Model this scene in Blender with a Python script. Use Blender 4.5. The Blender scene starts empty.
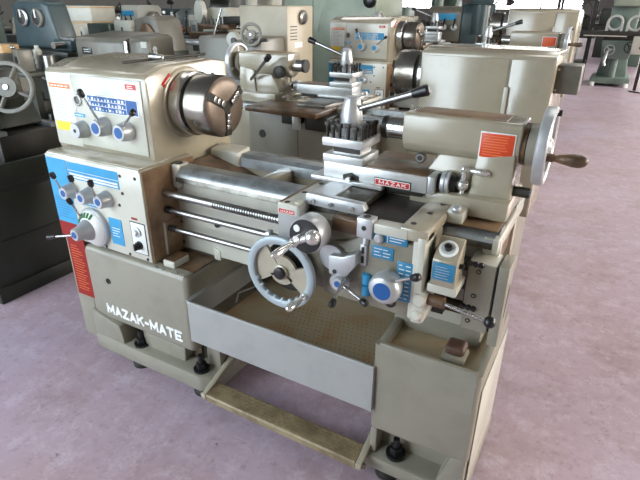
import bpy, bmesh, math, random
from mathutils import Vector, Matrix, Euler
random.seed(7)
PI = math.pi
sc = bpy.context.scene
COL = sc.collection

# ------------------------------------------------------------------ materials
def srgb(r, g, b):
    def f(c):
        c /= 255.0
        return c / 12.92 if c <= 0.04045 else ((c + 0.055) / 1.055) ** 2.4
    return (f(r), f(g), f(b), 1.0)

def mat(name, c, rough=0.5, metal=0.0, var=0.0, scale=8.0, c2=None, thr=(0.45, 0.7), spec=0.5, bump=0.0, bscale=60.0, coat=0.0):
    m = bpy.data.materials.new(name)
    m.use_nodes = True
    nt = m.node_tree
    b = nt.nodes['Principled BSDF']
    b.inputs['Base Color'].default_value = c
    b.inputs['Roughness'].default_value = rough
    b.inputs['Metallic'].default_value = metal
    b.inputs['Specular IOR Level'].default_value = spec
    b.inputs['Coat Weight'].default_value = coat
    b.inputs['Coat Roughness'].default_value = .16
    tc = nt.nodes.new('ShaderNodeTexCoord')
    if c2 is not None or var > 0:
        n = nt.nodes.new('ShaderNodeTexNoise')
        n.inputs['Scale'].default_value = scale
        n.inputs['Detail'].default_value = 6
        n.inputs['Roughness'].default_value = 0.62
        nt.links.new(tc.outputs['Object'], n.inputs['Vector'])
        r = nt.nodes.new('ShaderNodeValToRGB')
        r.color_ramp.elements[0].position = thr[0]
        r.color_ramp.elements[1].position = thr[1]
        if c2 is None:
            c2 = tuple(x * (1 - var) for x in c[:3]) + (1,)
        r.color_ramp.elements[0].color = c
        r.color_ramp.elements[1].color = c2
        nt.links.new(n.outputs['Fac'], r.inputs['Fac'])
        nt.links.new(r.outputs['Color'], b.inputs['Base Color'])
    if bump > 0:
        n2 = nt.nodes.new('ShaderNodeTexNoise')
        n2.inputs['Scale'].default_value = bscale
        n2.inputs['Detail'].default_value = 4
        nt.links.new(tc.outputs['Object'], n2.inputs['Vector'])
        bp = nt.nodes.new('ShaderNodeBump')
        bp.inputs['Strength'].default_value = bump
        bp.inputs['Distance'].default_value = 0.002
        nt.links.new(n2.outputs['Fac'], bp.inputs['Height'])
        nt.links.new(bp.outputs['Normal'], b.inputs['Normal'])
    return m

M = {}
M['paint'] = mat('machine_paint', srgb(164, 156, 137), 0.22, var=0.16, scale=7, spec=.7, coat=.5, bump=0.06, bscale=90)
M['cream'] = mat('cream_and_lit_paint', srgb(200, 199, 187), 0.26, var=0.10, scale=6, bump=0.05, coat=.3)  # paler tone; on front faces it holds the front light in its colour
M['greypaint'] = mat('grey_paint', srgb(142, 138, 125), 0.30, var=0.14, scale=8, bump=0.10)
M['traypaint'] = mat('tray_paint', srgb(160, 161, 160), 0.38, var=0.12, scale=9)
M['rustfloor'] = mat('rusty_drain_plate', srgb(168, 152, 124), 0.36, 0.2, c2=srgb(164, 116, 66), thr=(0.46, 0.72), scale=5, bump=0.3)
M['trayfloor'] = mat('stained_tray_floor', srgb(118, 110, 94), 0.45, c2=srgb(84, 68, 50), thr=(0.42, 0.68), scale=6, bump=0.3)
M['wheel'] = mat('blue_grey_wheel_paint', srgb(166, 178, 184), 0.42, 0.15, var=0.1, scale=12)
M['apron'] = mat('oily_apron_paint', srgb(140, 136, 122), 0.3, c2=srgb(104, 96, 82), thr=(0.4, 0.7), scale=9)
M['oily'] = mat('oily_cast_iron', srgb(120, 92, 66), 0.34, c2=srgb(62, 48, 36), thr=(0.35, 0.7), scale=14)
M['brownoil'] = mat('oil_stained_paint', srgb(150, 124, 96), 0.4, c2=srgb(104, 76, 52), thr=(0.35, 0.7), scale=10)
M['steel'] = mat('ground_steel', srgb(160, 160, 158), 0.28, 0.95, var=0.35, scale=16)
M['brightsteel'] = mat('bright_steel', srgb(196, 196, 194), 0.22, 0.95, var=0.25, scale=20)
M['satin'] = mat('satin_aluminium', srgb(192, 195, 198), 0.36, 0.5, var=0.12, scale=14)
M['way'] = mat('bed_way_steel', srgb(170, 176, 180), 0.3, 0.75, c2=srgb(120, 120, 116), thr=(0.45, 0.75), scale=14)
M['ground'] = mat('ground_white_steel', srgb(206, 208, 208), 0.34, 0.5, var=0.18, scale=14)
M['chrome'] = mat('chromed_handle', srgb(226, 226, 224), 0.2, 0.75, var=0.08, scale=20)
M['worn'] = mat('worn_dark_steel', srgb(112, 110, 104), 0.3, 0.8, c2=srgb(70, 66, 60), thr=(0.4, 0.7), scale=18)
M['chuck'] = mat('chuck_steel', srgb(150, 144, 136), 0.26, 0.92, var=0.3, scale=9)
M['chuckface'] = mat('chuck_face_brown', srgb(136, 122, 110), 0.42, 0.6, c2=srgb(108, 94, 82), thr=(0.3, 0.7), scale=9)
M['dark'] = mat('dark_iron', srgb(52, 50, 46), 0.45, 0.3, var=0.4, scale=10)
M['black'] = mat('black_plastic', srgb(22, 22, 24), 0.32)
M['pocket'] = mat('dark_brown_recess', srgb(96, 84, 66), 0.6, c2=srgb(58, 48, 38), thr=(0.35, 0.7), scale=12)  # mottled dark brown for the plinth pocket and small fittings
M['white'] = mat('white_print', srgb(236, 238, 236), 0.5)
M['whitelabel'] = mat('white_label', srgb(226, 229, 226), 0.5)
M['greyprint'] = mat('grey_print', srgb(186, 190, 188), 0.5)
M['sky'] = mat('light_blue_plate', srgb(52, 150, 200), 0.4, var=0.1, scale=12)
M['skyd'] = mat('faded_blue_plate', srgb(48, 128, 170), 0.42, var=0.2, scale=12)
M['blue'] = mat('deep_blue_plate', srgb(20, 84, 150), 0.4)
M['red'] = mat('red_plate', srgb(196, 44, 42), 0.4)
M['dred'] = mat('dark_red_plate', srgb(140, 34, 26), 0.5, var=0.15, scale=10, spec=.25)
M['orange'] = mat('orange_red_plate', srgb(206, 70, 34), 0.4)
M['yellow'] = mat('yellow_sticker', srgb(238, 204, 40), 0.5)
M['orl'] = mat('orange_sticker', srgb(230, 120, 60), 0.5)
M['rustcap'] = mat('rusty_brown_cap', srgb(84, 58, 44), 0.6, var=0.4, scale=30)
M['green'] = mat('green_marking', srgb(52, 120, 70), 0.5)
M['treadle'] = mat('worn_diamond_plate', srgb(158, 142, 110), 0.5, c2=srgb(120, 104, 78), thr=(0.4, 0.65), scale=14, bump=0.4, bscale=120)
M['mdark'] = mat('dark_green_machine_paint', srgb(42, 46, 38), 0.42, var=0.3, scale=5)
M['mteal'] = mat('teal_machine_paint', srgb(56, 72, 76), 0.36, var=0.3, scale=6)
M['mgrey'] = mat('grey_machine_paint', srgb(108, 105, 96), 0.34, var=0.3, scale=6)
M['mwhite'] = mat('off_white_machine_paint', srgb(186, 186, 176), 0.4, var=0.12, scale=6)
M['mbeige'] = mat('beige_machine_paint', srgb(166, 156, 136), 0.38, var=0.12, scale=6)
M['mpale'] = mat('pale_green_machine_paint', srgb(146, 158, 142), 0.38, var=0.12, scale=6)
M['mgreen'] = mat('grey_green_machine_paint', srgb(74, 90, 82), 0.38, var=0.25, scale=6)
M['millgreen'] = mat('hazed_green_machine_paint', srgb(116, 134, 126), 0.34, var=0.3, scale=4)  # lighter than the grey-green paint, bright haze put into the colour
M['wood'] = mat('bare_wood', srgb(190, 156, 110), 0.6, var=0.2, scale=10)

# ------------------------------------------------------------------ mesh builder
class MB:
    def __init__(s, *mats):
        s.bm = bmesh.new(); s.mats = list(mats) or ['paint']; s.mi = 0; s.X = Matrix.Identity(4)
    def use(s, m):
        if m not in s.mats: s.mats.append(m)
        s.mi = s.mats.index(m); return s
    def _merge(s, b):
        me = bpy.data.meshes.new('tmp'); 
        for f in b.faces: f.material_index = s.mi
        b.to_mesh(me); b.free(); me.transform(s.X); s.bm.from_mesh(me); bpy.data.meshes.remove(me)
        return s
    def box(s, x0, x1, y0, y1, z0, z1, r=0.0, seg=2):
        b = bmesh.new()
        bmesh.ops.create_cube(b, size=1)
        for v in b.verts:
            v.co = Vector((x0 + (v.co.x + .5) * (x1 - x0), y0 + (v.co.y + .5) * (y1 - y0), z0 + (v.co.z + .5) * (z1 - z0)))
        if r > 0:
            r = min(r, .49 * min(abs(x1 - x0), abs(y1 - y0), abs(z1 - z0)))
            bmesh.ops.bevel(b, geom=b.edges[:], offset=r, segments=seg, profile=.5, affect='EDGES')
        return s._merge(b)
    def prism(s, pts, axis, lo, hi, r=0.0, seg=2):
        """pts: 2D polygon. axis 'x': pts are (y,z); 'y': (x,z); 'z': (x,y)."""
        b = bmesh.new()
        def P(p, t):
            return {'x': (t, p[0], p[1]), 'y': (p[0], t, p[1]), 'z': (p[0], p[1], t)}[axis]
        a = [b.verts.new(P(p, lo)) for p in pts]; c = [b.verts.new(P(p, hi)) for p in pts]
        n = len(pts)
        b.faces.new(a); b.faces.new(c[::-1])
        for i in range(n): b.faces.new((a[i], c[i], c[(i + 1) % n], a[(i + 1) % n]))
        bmesh.ops.recalc_face_normals(b, faces=b.faces[:])
        if r > 0:
            bmesh.ops.bevel(b, geom=b.edges[:], offset=r, segments=seg, profile=.5, affect='EDGES', clamp_overlap=True)
        return s._merge(b)
    def lathe(s, prof, o, d, seg=28, caps=True):
        """prof: (t along d, radius)."""
        d = Vector(d).normalized(); o = Vector(o)
        u = d.orthogonal().normalized(); w = d.cross(u)
        b = bmesh.new(); rings = []
        for t, r in prof:
            r = max(r, 1e-5)
            rings.append([b.verts.new(o + d * t + (u * math.cos(2 * PI * k / seg) + w * math.sin(2 * PI * k / seg)) * r) for k in range(seg)])
        for a, c in zip(rings, rings[1:]):
            for k in range(seg): b.faces.new((a[k], a[(k + 1) % seg], c[(k + 1) % seg], c[k]))
        if caps:
            b.faces.new(rings[0][::-1]); b.faces.new(rings[-1])
        bmesh.ops.recalc_face_normals(b, faces=b.faces[:])
        return s._merge(b)
    def cyl(s, p0, p1, r0, r1=None, seg=20):
        p0 = Vector(p0); p1 = Vector(p1)
        return s.lathe([(0, r0), ((p1 - p0).length, r0 if r1 is None else r1)], p0, p1 - p0, seg)
    def ball(s, c, r, seg=16):
        n = seg // 2
        return s.lathe([(-r * math.cos(PI * i / n), r * math.sin(PI * i / n)) for i in range(n + 1)], c, (0, 0, 1), seg, False)
    def tube(s, pts, r, seg=10):
        for a, c in zip(pts, pts[1:]): s.cyl(a, c, r, seg=seg)
        for p in pts[1:-1]: s.ball(p, r, seg)
        return s
    def ring(s, c, d, R, a, b_, seg=40, sec=10, fn=None):
        """torus-like ring, section half sizes a (radial) and b_ (axial)"""
        d = Vector(d).normalized(); c = Vector(c); u = d.orthogonal().normalized(); w = d.cross(u)
        b = bmesh.new(); rr = []
        for k in range(seg):
            t = 2 * PI * k / seg; e = u * math.cos(t) + w * math.sin(t); row = []
            for j in range(sec):
                q = 2 * PI * j / sec
                cx = math.copysign(abs(math.cos(q)) ** .6, math.cos(q)); sx = math.copysign(abs(math.sin(q)) ** .6, math.sin(q))
                row.append(b.verts.new(c + e * (R + a * cx) + d * (b_ * sx)))
            rr.append(row)
        for k in range(seg):
            for j in range(sec):
                b.faces.new((rr[k][j], rr[(k + 1) % seg][j], rr[(k + 1) % seg][(j + 1) % sec], rr[k][(j + 1) % sec]))
        bmesh.ops.recalc_face_normals(b, faces=b.faces[:])
        return s._merge(b)
    def grip(s, p0, p1, r):
        """bulged handle along p0->p1"""
        p0 = Vector(p0); p1 = Vector(p1); L = (p1 - p0).length
        return s.lathe([(0, r * .45), (L * .06, r * .62), (L * .12, r * .5), (L * .3, r * .72), (L * .6, r), (L * .8, r * .98), (L * .94, r * .7), (L, r * .2)], p0, p1 - p0, 14)
    def text(s, body, h, x, y, z, w, gap, t, ext=0.001):
        """block capitals facing -Y, h tall, each w wide, strokes t thick, starting at x on the line z"""
        ST = {'M': [(0, 0, 0, 1), (0, 1, .5, .2), (.5, .2, 1, 1), (1, 1, 1, 0)], 'A': [(0, 0, .5, 1), (.5, 1, 1, 0), (.2, .3, .8, .3)],
              'Z': [(0, 1, 1, 1), (1, 1, 0, 0), (0, 0, 1, 0)], 'K': [(0, 0, 0, 1), (0, .38, 1, 1), (.4, .6, 1, 0)],
              'T': [(0, 1, 1, 1), (.5, 0, .5, 1)], 'E': [(0, 0, 0, 1), (0, 0, 1, 0), (0, .5, .8, .5), (0, 1, 1, 1)], '-': [(.1, .45, .9, .45)]}
        for n_, ch in enumerate(body):
            wc = w * (1.25 if ch == 'M' else .6 if ch == '-' else 1)
            for q, (a, b_, c, d) in enumerate(ST[ch]):
                p = Vector((x + a * wc, z + b_ * h)); r_ = Vector((x + c * wc, z + d * h)); e = (r_ - p).normalized(); n = Vector((-e.y, e.x)) * t / 2
                p = p - e * t * .45; r_ = r_ + e * t * .45
                s.prism([tuple(p + n), tuple(r_ + n), tuple(r_ - n), tuple(p - n)], 'y', y - ext - .00005 * q, y + .0004)
            x += wc + gap
        return s
    def build(s, name, parent=None, origin=(0, 0, 0), label=None, kind=None):
        me = bpy.data.meshes.new(name)
        s.bm.to_mesh(me); s.bm.free()
        org = Vector(origin)
        if org.length: me.transform(Matrix.Translation(-org))
        for m in s.mats: me.materials.append(M[m])
        me.polygons.foreach_set('use_smooth', [True] * len(me.polygons))
        me.set_sharp_from_angle(angle=math.radians(38))
        o = bpy.data.objects.new(name, me); COL.objects.link(o)
        if parent is not None: o.parent = parent
        if label: o['label'] = label
        if kind: o['kind'] = kind
        return o

def thing(name, loc, label, cat, rz=0.0, group=None):
    o = bpy.data.objects.new(name, None); COL.objects.link(o)
    o.location = loc; o.rotation_euler = (0, 0, rz); o['label'] = label; o['category'] = cat
    o.empty_display_size = .1
    if group: o['group'] = group
    return o
def tag(o, label, cat, group=None):
    o['label'] = label; o['category'] = cat
    if group: o['group'] = group
    return o
def copy_tree(o, parent=None, skip=()):
    c = o.copy(); COL.objects.link(c); c.parent = parent
    for ch in list(o.children):
        if ch.name.split('.')[0] not in skip: copy_tree(ch, c, skip)
    return c
FR = lambda x, y, z: Matrix.Translation((x, y, z)) @ Matrix.Rotation(PI / 2, 4, 'X')   # text facing -Y
def bars(mb, m, x0, x1, z0, z1, y, n, fill=.55, gap=.15, cols=1, rnd=.35):
    """printed lines of small writing on a plate facing -Y"""
    mb.use(m); h = (z1 - z0) / n; w = (x1 - x0) / cols
    for i in range(n):
        for c in range(cols):
            a = x0 + c * w + w * gap * .5; e = x0 + (c + 1) * w - w * gap * .5
            e = a + (e - a) * (1 - random.random() * rnd)
            mb.box(a, e, y - .0008, y + .0004, z0 + h * (i + .5 - fill / 2), z0 + h * (i + .5 + fill / 2))

# ------------------------------------------------------------------ the lathe (built once, copied for the lathes behind)
O = (-1.07, 1.55, 0.0)
LATHE = thing('engine_lathe', O, 'beige engine lathe in the foreground with raised MAZAK-MATE lettering on its base', 'lathe', group='engine lathes')
def part(mb, name, parent=None, label=None, kind=None):
    return mb.build(name, parent or LATHE, O, label, kind)

# --- left pedestal
b = MB('greypaint')
b.box(-1.975, -1.86, 1.222, 1.78, .075, .60, .012)                       # end cover
b.box(-1.868, -1.262, 1.218, 1.70, .215, .578, .028, 3)                   # upper body
b.box(-1.868, -1.30, 1.30, 1.70, .05, .24, .01)                           # recessed wall
b.prism([(-1.868, 1.20), (-1.235, 1.20), (-1.19, 1.225), (-1.175, 1.27), (-1.175, 1.72), (-1.868, 1.72)], 'z', .045, .125, .012)
b.prism([(-1.868, .1), (-1.70, .1), (-1.675, .125), (-1.695, .215), (-1.868, .255)], 'y', 1.205, 1.35, .008)
b.prism([(-1.60, .1), (-1.36, .1), (-1.345, .228), (-1.60, .228)], 'y', 1.25, 1.34, .008)
b.prism([(-1.19, .1), (-1.19, .215), (-1.215, .26), (-1.262, .26), (-1.262, .1)], 'y', 1.285, 1.62, .006)
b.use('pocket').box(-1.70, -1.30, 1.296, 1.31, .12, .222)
PED = part(b, 'pedestal')
b = MB('white'); b.text('MAZAK-MATE', .039, -1.760, 1.2175, .266, .030, .0148, .0105, .003); part(b, 'lettering', PED, 'raised white lettering MAZAK-MATE')
b = MB('dark'); b.lathe([(0, .013), (.004, .013), (.004, .008), (.001, .007)], (-1.725, 1.219, .43), (0, -1, 0), 20); part(b, 'plug', PED)
for x, y in ((-1.61, 1.245), (-1.26, 1.245)):
    b = MB('black'); b.cyl((x, y, .118), (x, y, .135), .034, seg=24).cyl((x, y, .13), (x, y, .162), .022, seg=6).cyl((x, y, .16), (x, y, .20), .013, .011, 14)
    part(b, 'levelling_bolt', PED)
for x in (-1.64, -1.27):
    b = MB('dark'); b.lathe([(0, .045), (.018, .045), (.026, .034), (.05, .03)], (x, 1.26, 0), (0, 0, 1), 24); part(b, 'levelling_foot', PED)
for x in (-1.8, -1.3):
    b = MB('dark'); b.lathe([(0, .045), (.018, .045), (.026, .034), (.05, .03)], (x, 1.66, 0), (0, 0, 1), 24); part(b, 'levelling_foot', PED)
b = MB('dred')
b.box(-1.955, -1.842, 1.2195, 1.223, .305, .594)
bars(b, 'orl', -1.945, -1.86, .33, .56, 1.2195, 18, .16, .1, 1, .5)
part(b, 'warning_plate', PED)
# small block and wedge on the ledge
b = MB('cream'); b.box(-1.405, -1.345, 1.245, 1.33, .576, .606, .006).use('oily').box(-1.40, -1.35, 1.25, 1.33, .603, .609); part(b, 'ledge_block', PED)
b = MB('white'); 
b.use('oily').box(-1.44, -1.265, 1.26, 1.40, .574, .5795)
b.use('cream').prism([(-1.27, .576), (-1.235, .576), (-1.235, .62), (-1.27, .635)], 'y', 1.39, 1.56, .006)
part(b, 'bed_bracket', PED)
# chipped paint along the ledge edge
b = MB('cream')
for i in range(16):
    x = -1.44 + i * .0105 + random.uniform(-.002, .002); w = random.uniform(.003, .008)
    b.box(x, x + w, 1.2185, 1.2185 + random.uniform(.006, .016), .5735, .5788)
part(b, 'chipped_edge', PED)

# --- right pedestal with the oil tray top
b = MB('greypaint')
b.box(-.483, -.152, 1.217, 1.62, .215, .53, .0155, 3)
b.box(-.47, -.165, 1.29, 1.62, .05, .24, .01)
b.prism([(-.50, 1.205), (-.165, 1.205), (-.145, 1.235), (-.145, 1.63), (-.50, 1.63)], 'z', .045, .10, .01)
b.prism([(-.483, .09), (-.46, .09), (-.46, .21), (-.483, .21)], 'y', 1.23, 1.4, .004)
b.prism([(-.245, .09), (-.155, .09), (-.155, .24), (-.205, .235)], 'y', 1.215, 1.5, .01)
# rim of the oil tray
b.prism([(1.2165, .42), (1.2165, .555), (1.224, .566), (1.236, .566), (1.244, .556), (1.246, .42)], 'x', -.468, -.168)
b.prism([(1.235, .42), (1.235, .557), (1.40, .565), (1.40, .42)], 'x', -.4835, -.455, .009)
b.prism([(1.235, .42), (1.235, .560), (1.61, .571), (1.61, .42)], 'x', -.178, -.1515, .009)
b.box(-.49, -.20, 1.39, 1.60, .50, .60, .01)
for x in (-.469, -.168):
    b.cyl((x, 1.232, .42), (x, 1.232, .562), .0155, seg=20)
PEDR = part(b, 'pedestal')
b = MB('rustfloor', 'greypaint'); b.box(-.46, -.175, 1.24, 1.395, .531, .5345); part(b, 'oil_tray_floor', PEDR)
b = MB('greypaint'); b.box(-.292, -.218, 1.275, 1.352, .532, .556, .010); part(b, 'filler_boss', PEDR)
b = MB('rustfloor'); b.box(-.205, -.179, 1.26, 1.58, .5345, .5365); part(b, 'rust_stain', PEDR)
b = MB('rustcap'); b.box(-.285, -.225, 1.285, 1.347, .555, .586, .012, 3); part(b, 'filler_cap', PEDR, 'rusty brown filler cap')
b = MB('black'); x, y = -.395, 1.255
b.cyl((x, y, .095), (x, y, .112), .034, seg=24).cyl((x, y, .11), (x, y, .14), .022, seg=6).cyl((x, y, .14), (x, y, .175), .013, .011, 14); part(b, 'levelling_bolt', PEDR)
for x, y in ((-.42, 1.26), (-.21, 1.26), (-.42, 1.57), (-.21, 1.57)):
    b = MB('dark'); b.lathe([(0, .045), (.018, .045), (.026, .034), (.05, .03)], (x, y, 0), (0, 0, 1), 24); part(b, 'levelling_foot', PEDR)

b = MB('cream'); b.box(-.1515, -.1475, 1.24, 1.61, .105, .50, .0015); part(b, 'side_cover', PEDR)

# --- rear panel between the pedestals
b = MB('greypaint'); b.box(-1.27, -.47, 1.72, 1.78, .10, .93, .008); b.use('dark').cyl((-.564, 1.778, .81), (-.564, 1.784, .81), .022, seg=24).box(-.802, -.799, 1.778, 1.7815, .55, .92).box(-1.2, -.60, 1.778, 1.7815, .548, .551)
b.use('paint').box(-1.27, -.22, 1.70, 1.775, .60, .935, .006)
part(b, 'rear_panel')

# --- chip tray
b = MB('traypaint')
y0, y1, x0, x1 = 1.203, 1.70, -1.256, -.476
b.prism([(y0, .300), (y0, .476), (y0 + .010, .480), (y0 + .012, .470), (y0 + .006, .468), (y0 + .006, .306)], 'x', x0, x1)
b.prism([(x0, .30), (x0, .478), (x0 - .006, .481), (x0 - .006, .488), (x0 + .008, .482), (x0 + .005, .306)], 'y', y0 + .002, y1)
b.box(x1 - .006, x1 + .0005, y0 + .003, y1, .301, .478)
b.box(x0, x1, y1 - .006, y1, .30, .50)
b.cyl((x0, y0 + .004, .476), (x1, y0 + .004, .476), .006, seg=10)
b.box(x0 + .002, x1 - .002, y0 + .003, y1, .3008, .306)
TRAY = part(b, 'chip_tray')
b = MB('rustfloor', 'trayfloor')
def zt(x): return .375 + (x - x0) * .085
b.prism([(x0 + .006, zt(x0) - .006), (x1 - .007, zt(x1) - .006), (x1 - .007, zt(x1)), (x0 + .006, zt(x0))], 'y', y0 + .007, y1 - .008)
b.use('trayfloor').box(x0 + .006, -1.05, y0 + .007, y1 - .008, .36, .381)
b.use('dark')
for i in range(30):
    for j in range(13):
        x = -.93 + i * .0185 + (j % 2) * .009; y = 1.228 + j * .023
        if x < x1 - .012: b.cyl((x, y, zt(x) - .001), (x, y, zt(x) + .0012), .0019, seg=6)
part(b, 'drain_plate', TRAY)
b = MB('steel'); b.tube([(-1.18, 1.40, .395), (-1.18, 1.42, .43), (-1.12, 1.46, .46), (-1.05, 1.48, .44)], .004, 8); part(b, 'coolant_pipe', TRAY)

# --- bed
b = MB('paint')
b.use('cream').box(-1.445, -.19, 1.395, 1.43, .59, .915, .006)
b.use('paint').box(-1.445, -.19, 1.64, 1.70, .55, .92, .006)
b.use('oily').box(-1.43, -.20, 1.43, 1.64, .80, .87)
b.use('paint').box(-1.10, -1.04, 1.43, 1.64, .72, .925, .01).box(-.60, -.55, 1.43, 1.64, .72, .92, .01)
b.use('oily').prism([(-1.44, .86), (-1.18, .86), (-1.30, .90), (-1.44, .935)], 'y', 1.455, 1.64)
b.use('cream').prism([(-1.435, .86), (-1.435, .955), (-1.40, .955), (-1.40, .86)], 'y', 1.372, 1.44, .008)
BED = part(b, 'bed')
b = MB('way')
b.prism([(1.362, .893), (1.364, .912), (1.394, .944), (1.400, .945), (1.446, .945), (1.452, .915), (1.44, .893)], 'x', -1.405, -.195)
b.use('worn').prism([(1.3615, .8925), (1.3635, .911), (1.385, .9335), (1.390, .93), (1.375, .8925)], 'x', -1.404, -.196)
part(b, 'front_way', BED, 'polished front slideway')
b = MB('way')
b.prism([(1.632, .90), (1.636, .938), (1.65, .952), (1.70, .952), (1.70, .90)], 'x', -1.40, -.195)
part(b, 'rear_way', BED, 'polished rear slideway')
b = MB('cream'); b.prism([(1.62, .87), (1.62, .96), (1.71, .97), (1.71, .87)], 'x', -1.45, -1.30, .01); part(b, 'gap_shoulder', BED)
b = MB('brownoil'); b.box(-.36, -.20, 1.372, 1.455, .9445, .9475, .001); part(b, 'way_stain', BED)
b = MB('dark'); b.cyl((-1.418, 1.40, .954), (-1.418, 1.40, .960), .016, seg=20); part(b, 'oil_plug', BED)
b = MB('dark'); b.cyl((-1.24, 1.397, .735), (-1.24, 1.388, .735), .012, seg=16); part(b, 'drain_hole', BED)

# --- headstock
b = MB('paint')
HX0, HX1 = -2.035, -1.468
b.prism([(1.332, .955), (1.332, 1.262), (1.340, 1.277), (1.356, 1.284), (1.43, 1.306), (1.70, 1.312), (1.780, 1.300), (1.79, 1.290), (1.79, .60), (1.45, .60), (1.45, .955)], 'x', HX0, HX1, .008, 2)
b.lathe([(0, .138), (.006, .135), (.010, .128)], (HX1 - .002, 1.535, 1.162), (1, 0, 0), 48)
b.use('paint').prism([(1.36, 1.2855), (1.43, 1.3095), (1.69, 1.3125), (1.69, 1.31), (1.43, 1.30), (1.36, 1.28)], 'x', -1.95, -1.50)
b.use('brownoil').prism([(1.425, 1.3065), (1.72, 1.3125), (1.72, 1.31), (1.425, 1.30)], 'x', -1.90, -1.52)
HEAD = part(b, 'headstock')
b = MB('cream'); b.box(-1.872, -1.492, 1.326, 1.336, .985, 1.262, .004)  # paler plate, light on the headstock front put into its colour
b.use('greyprint').box(-1.872, -1.492, 1.3255, 1.327, 1.2605, 1.2632)
part(b, 'front_plate', HEAD)
b = MB('cream'); b.box(-2.033, -1.876, 1.3295, 1.334, .972, 1.264, .002); part(b, 'gear_cover', HEAD)  # left front plate lightened in colour as if lit
b = MB('blue'); z0, z1 = 1.132, 1.190; yp = 1.3245
b.use('whitelabel').box(-1.792, -1.512, yp, 1.328, z0, z1 + .004)
b.use('blue').box(-1.575, -1.518, yp - .0006, yp + .001, z0 + .004, z1)
random.seed(3)
b.box(-1.789, -1.578, yp - .0004, yp + .001, z0 + .002, z1 + .001)
b.use('white')
for j in range(3):
    for i in range(11):
        xa = -1.785 + i * .0187; w = random.choice((.008, .011, .005)); h = random.choice((.005, .008, .011))
        b.box(xa, xa + w, yp - .0009, yp + .0005, z0 + .006 + j * .0185, z0 + .006 + h + j * .0185)
b.box(-1.789, -1.578, yp - .0009, yp + .0005, z0 + .0215, z0 + .0235).box(-1.789, -1.578, yp - .0009, yp + .0005, z0 + .040, z0 + .042)
for xa in (-1.73, -1.675, -1.62): b.box(xa, xa + .0015, yp - .0009, yp + .0005, z0 + .003, z1)
part(b, 'speed_chart', HEAD, 'blue and white speed chart')
b = MB('red'); b.box(-1.567, -1.513, 1.3245, 1.327, 1.230, 1.2485)
bars(b, 'white', -1.561, -1.519, 1.2325, 1.246, 1.3245, 2, .35); part(b, 'maker_plate', HEAD, 'small red plate')
b = MB('whitelabel'); b.box(-2.018, -1.892, 1.3285, 1.333, 1.072, 1.205)
bars(b, 'greyprint', -2.012, -1.90, 1.076, 1.20, 1.3285, 11, .4, .08, 1, .4); part(b, 'instruction_sheet', HEAD)
b = MB('orl'); b.box(-2.018, -1.892, 1.3283, 1.333, 1.205, 1.222)
bars(b, 'whitelabel', -2.01, -1.90, 1.209, 1.218, 1.3283, 1, .5, .1, 5, .3); part(b, 'caution_strip', HEAD, 'orange strip')
b = MB('yellow'); b.box(-2.02, -1.93, 1.3283, 1.333, 1.033, 1.068); part(b, 'yellow_sticker', HEAD)
b = MB('sky'); b.box(-1.888, -1.824, 1.3245, 1.327, 1.100, 1.1135); bars(b, 'white', -1.88, -1.83, 1.103, 1.111, 1.3245, 1, .4, .1, 4); part(b, 'blue_tag', HEAD)
b = MB('steel'); b.ring((-1.852, 1.325, 1.165), (0, 1, 0), .019, .005, .005, 28, 8)
b.use('mgrey').cyl((-1.852, 1.331, 1.165), (-1.852, 1.325, 1.165), .016, seg=20); part(b, 'oil_sight', HEAD)
def dial(x, z, y, h, r, face, parent, name='speed_dial'):
    b = MB('satin'); b.lathe([(0, r * 1.05), (h * .5, r * 1.0), (h * .85, r * .9), (h, r * .82)], (x, y, z), (0, -1, 0), 32)
    b.use(face).cyl((x, y - h, z), (x, y - h - .0012, z), r * (.58 if face != 'black' else .22), seg=24)
    return part(b, name, parent)
dial(-1.845, 1.052, 1.327, .045, .034, 'black', HEAD)
d2 = dial(-1.712, 1.078, 1.327, .05, .036, 'blue', HEAD)
d3 = dial(-1.585, 1.075, 1.327, .05, .036, 'blue', HEAD)
def lever(p0, p1, parent, r=.005, gr=.012, gl=.035, name='lever'):
    b = MB('brightsteel'); p0 = Vector(p0); p1 = Vector(p1); d = (p1 - p0).normalized()
    b.cyl(p0, p1, r * 1.15, r * .85, 12)
    b.use('black').lathe([(0, r * 1.1), (gl * .15, gr * .8), (gl * .6, gr), (gl * .9, gr * .85), (gl, gr * .4)], p1 - d * gl * .4, d, 14)
    return part(b, name, parent)
lever((-1.70, 1.292, 1.10), (-1.745, 1.27, 1.205), d2)
lever((-1.575, 1.292, 1.095), (-1.485, 1.27, 1.160), d3, gl=.03)
b = MB('red')
b.X = Matrix.Translation((-1.4665, 1.436, 1.256)) @ Matrix.Rotation(math.radians(38), 4, 'X')
b.box(-.0025, .0025, -.027, .027, -.010, .010).use('white').box(-.0025, .0032, -.018, .018, -.0015, .0015)
part(b, 'red_tag', HEAD)

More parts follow.
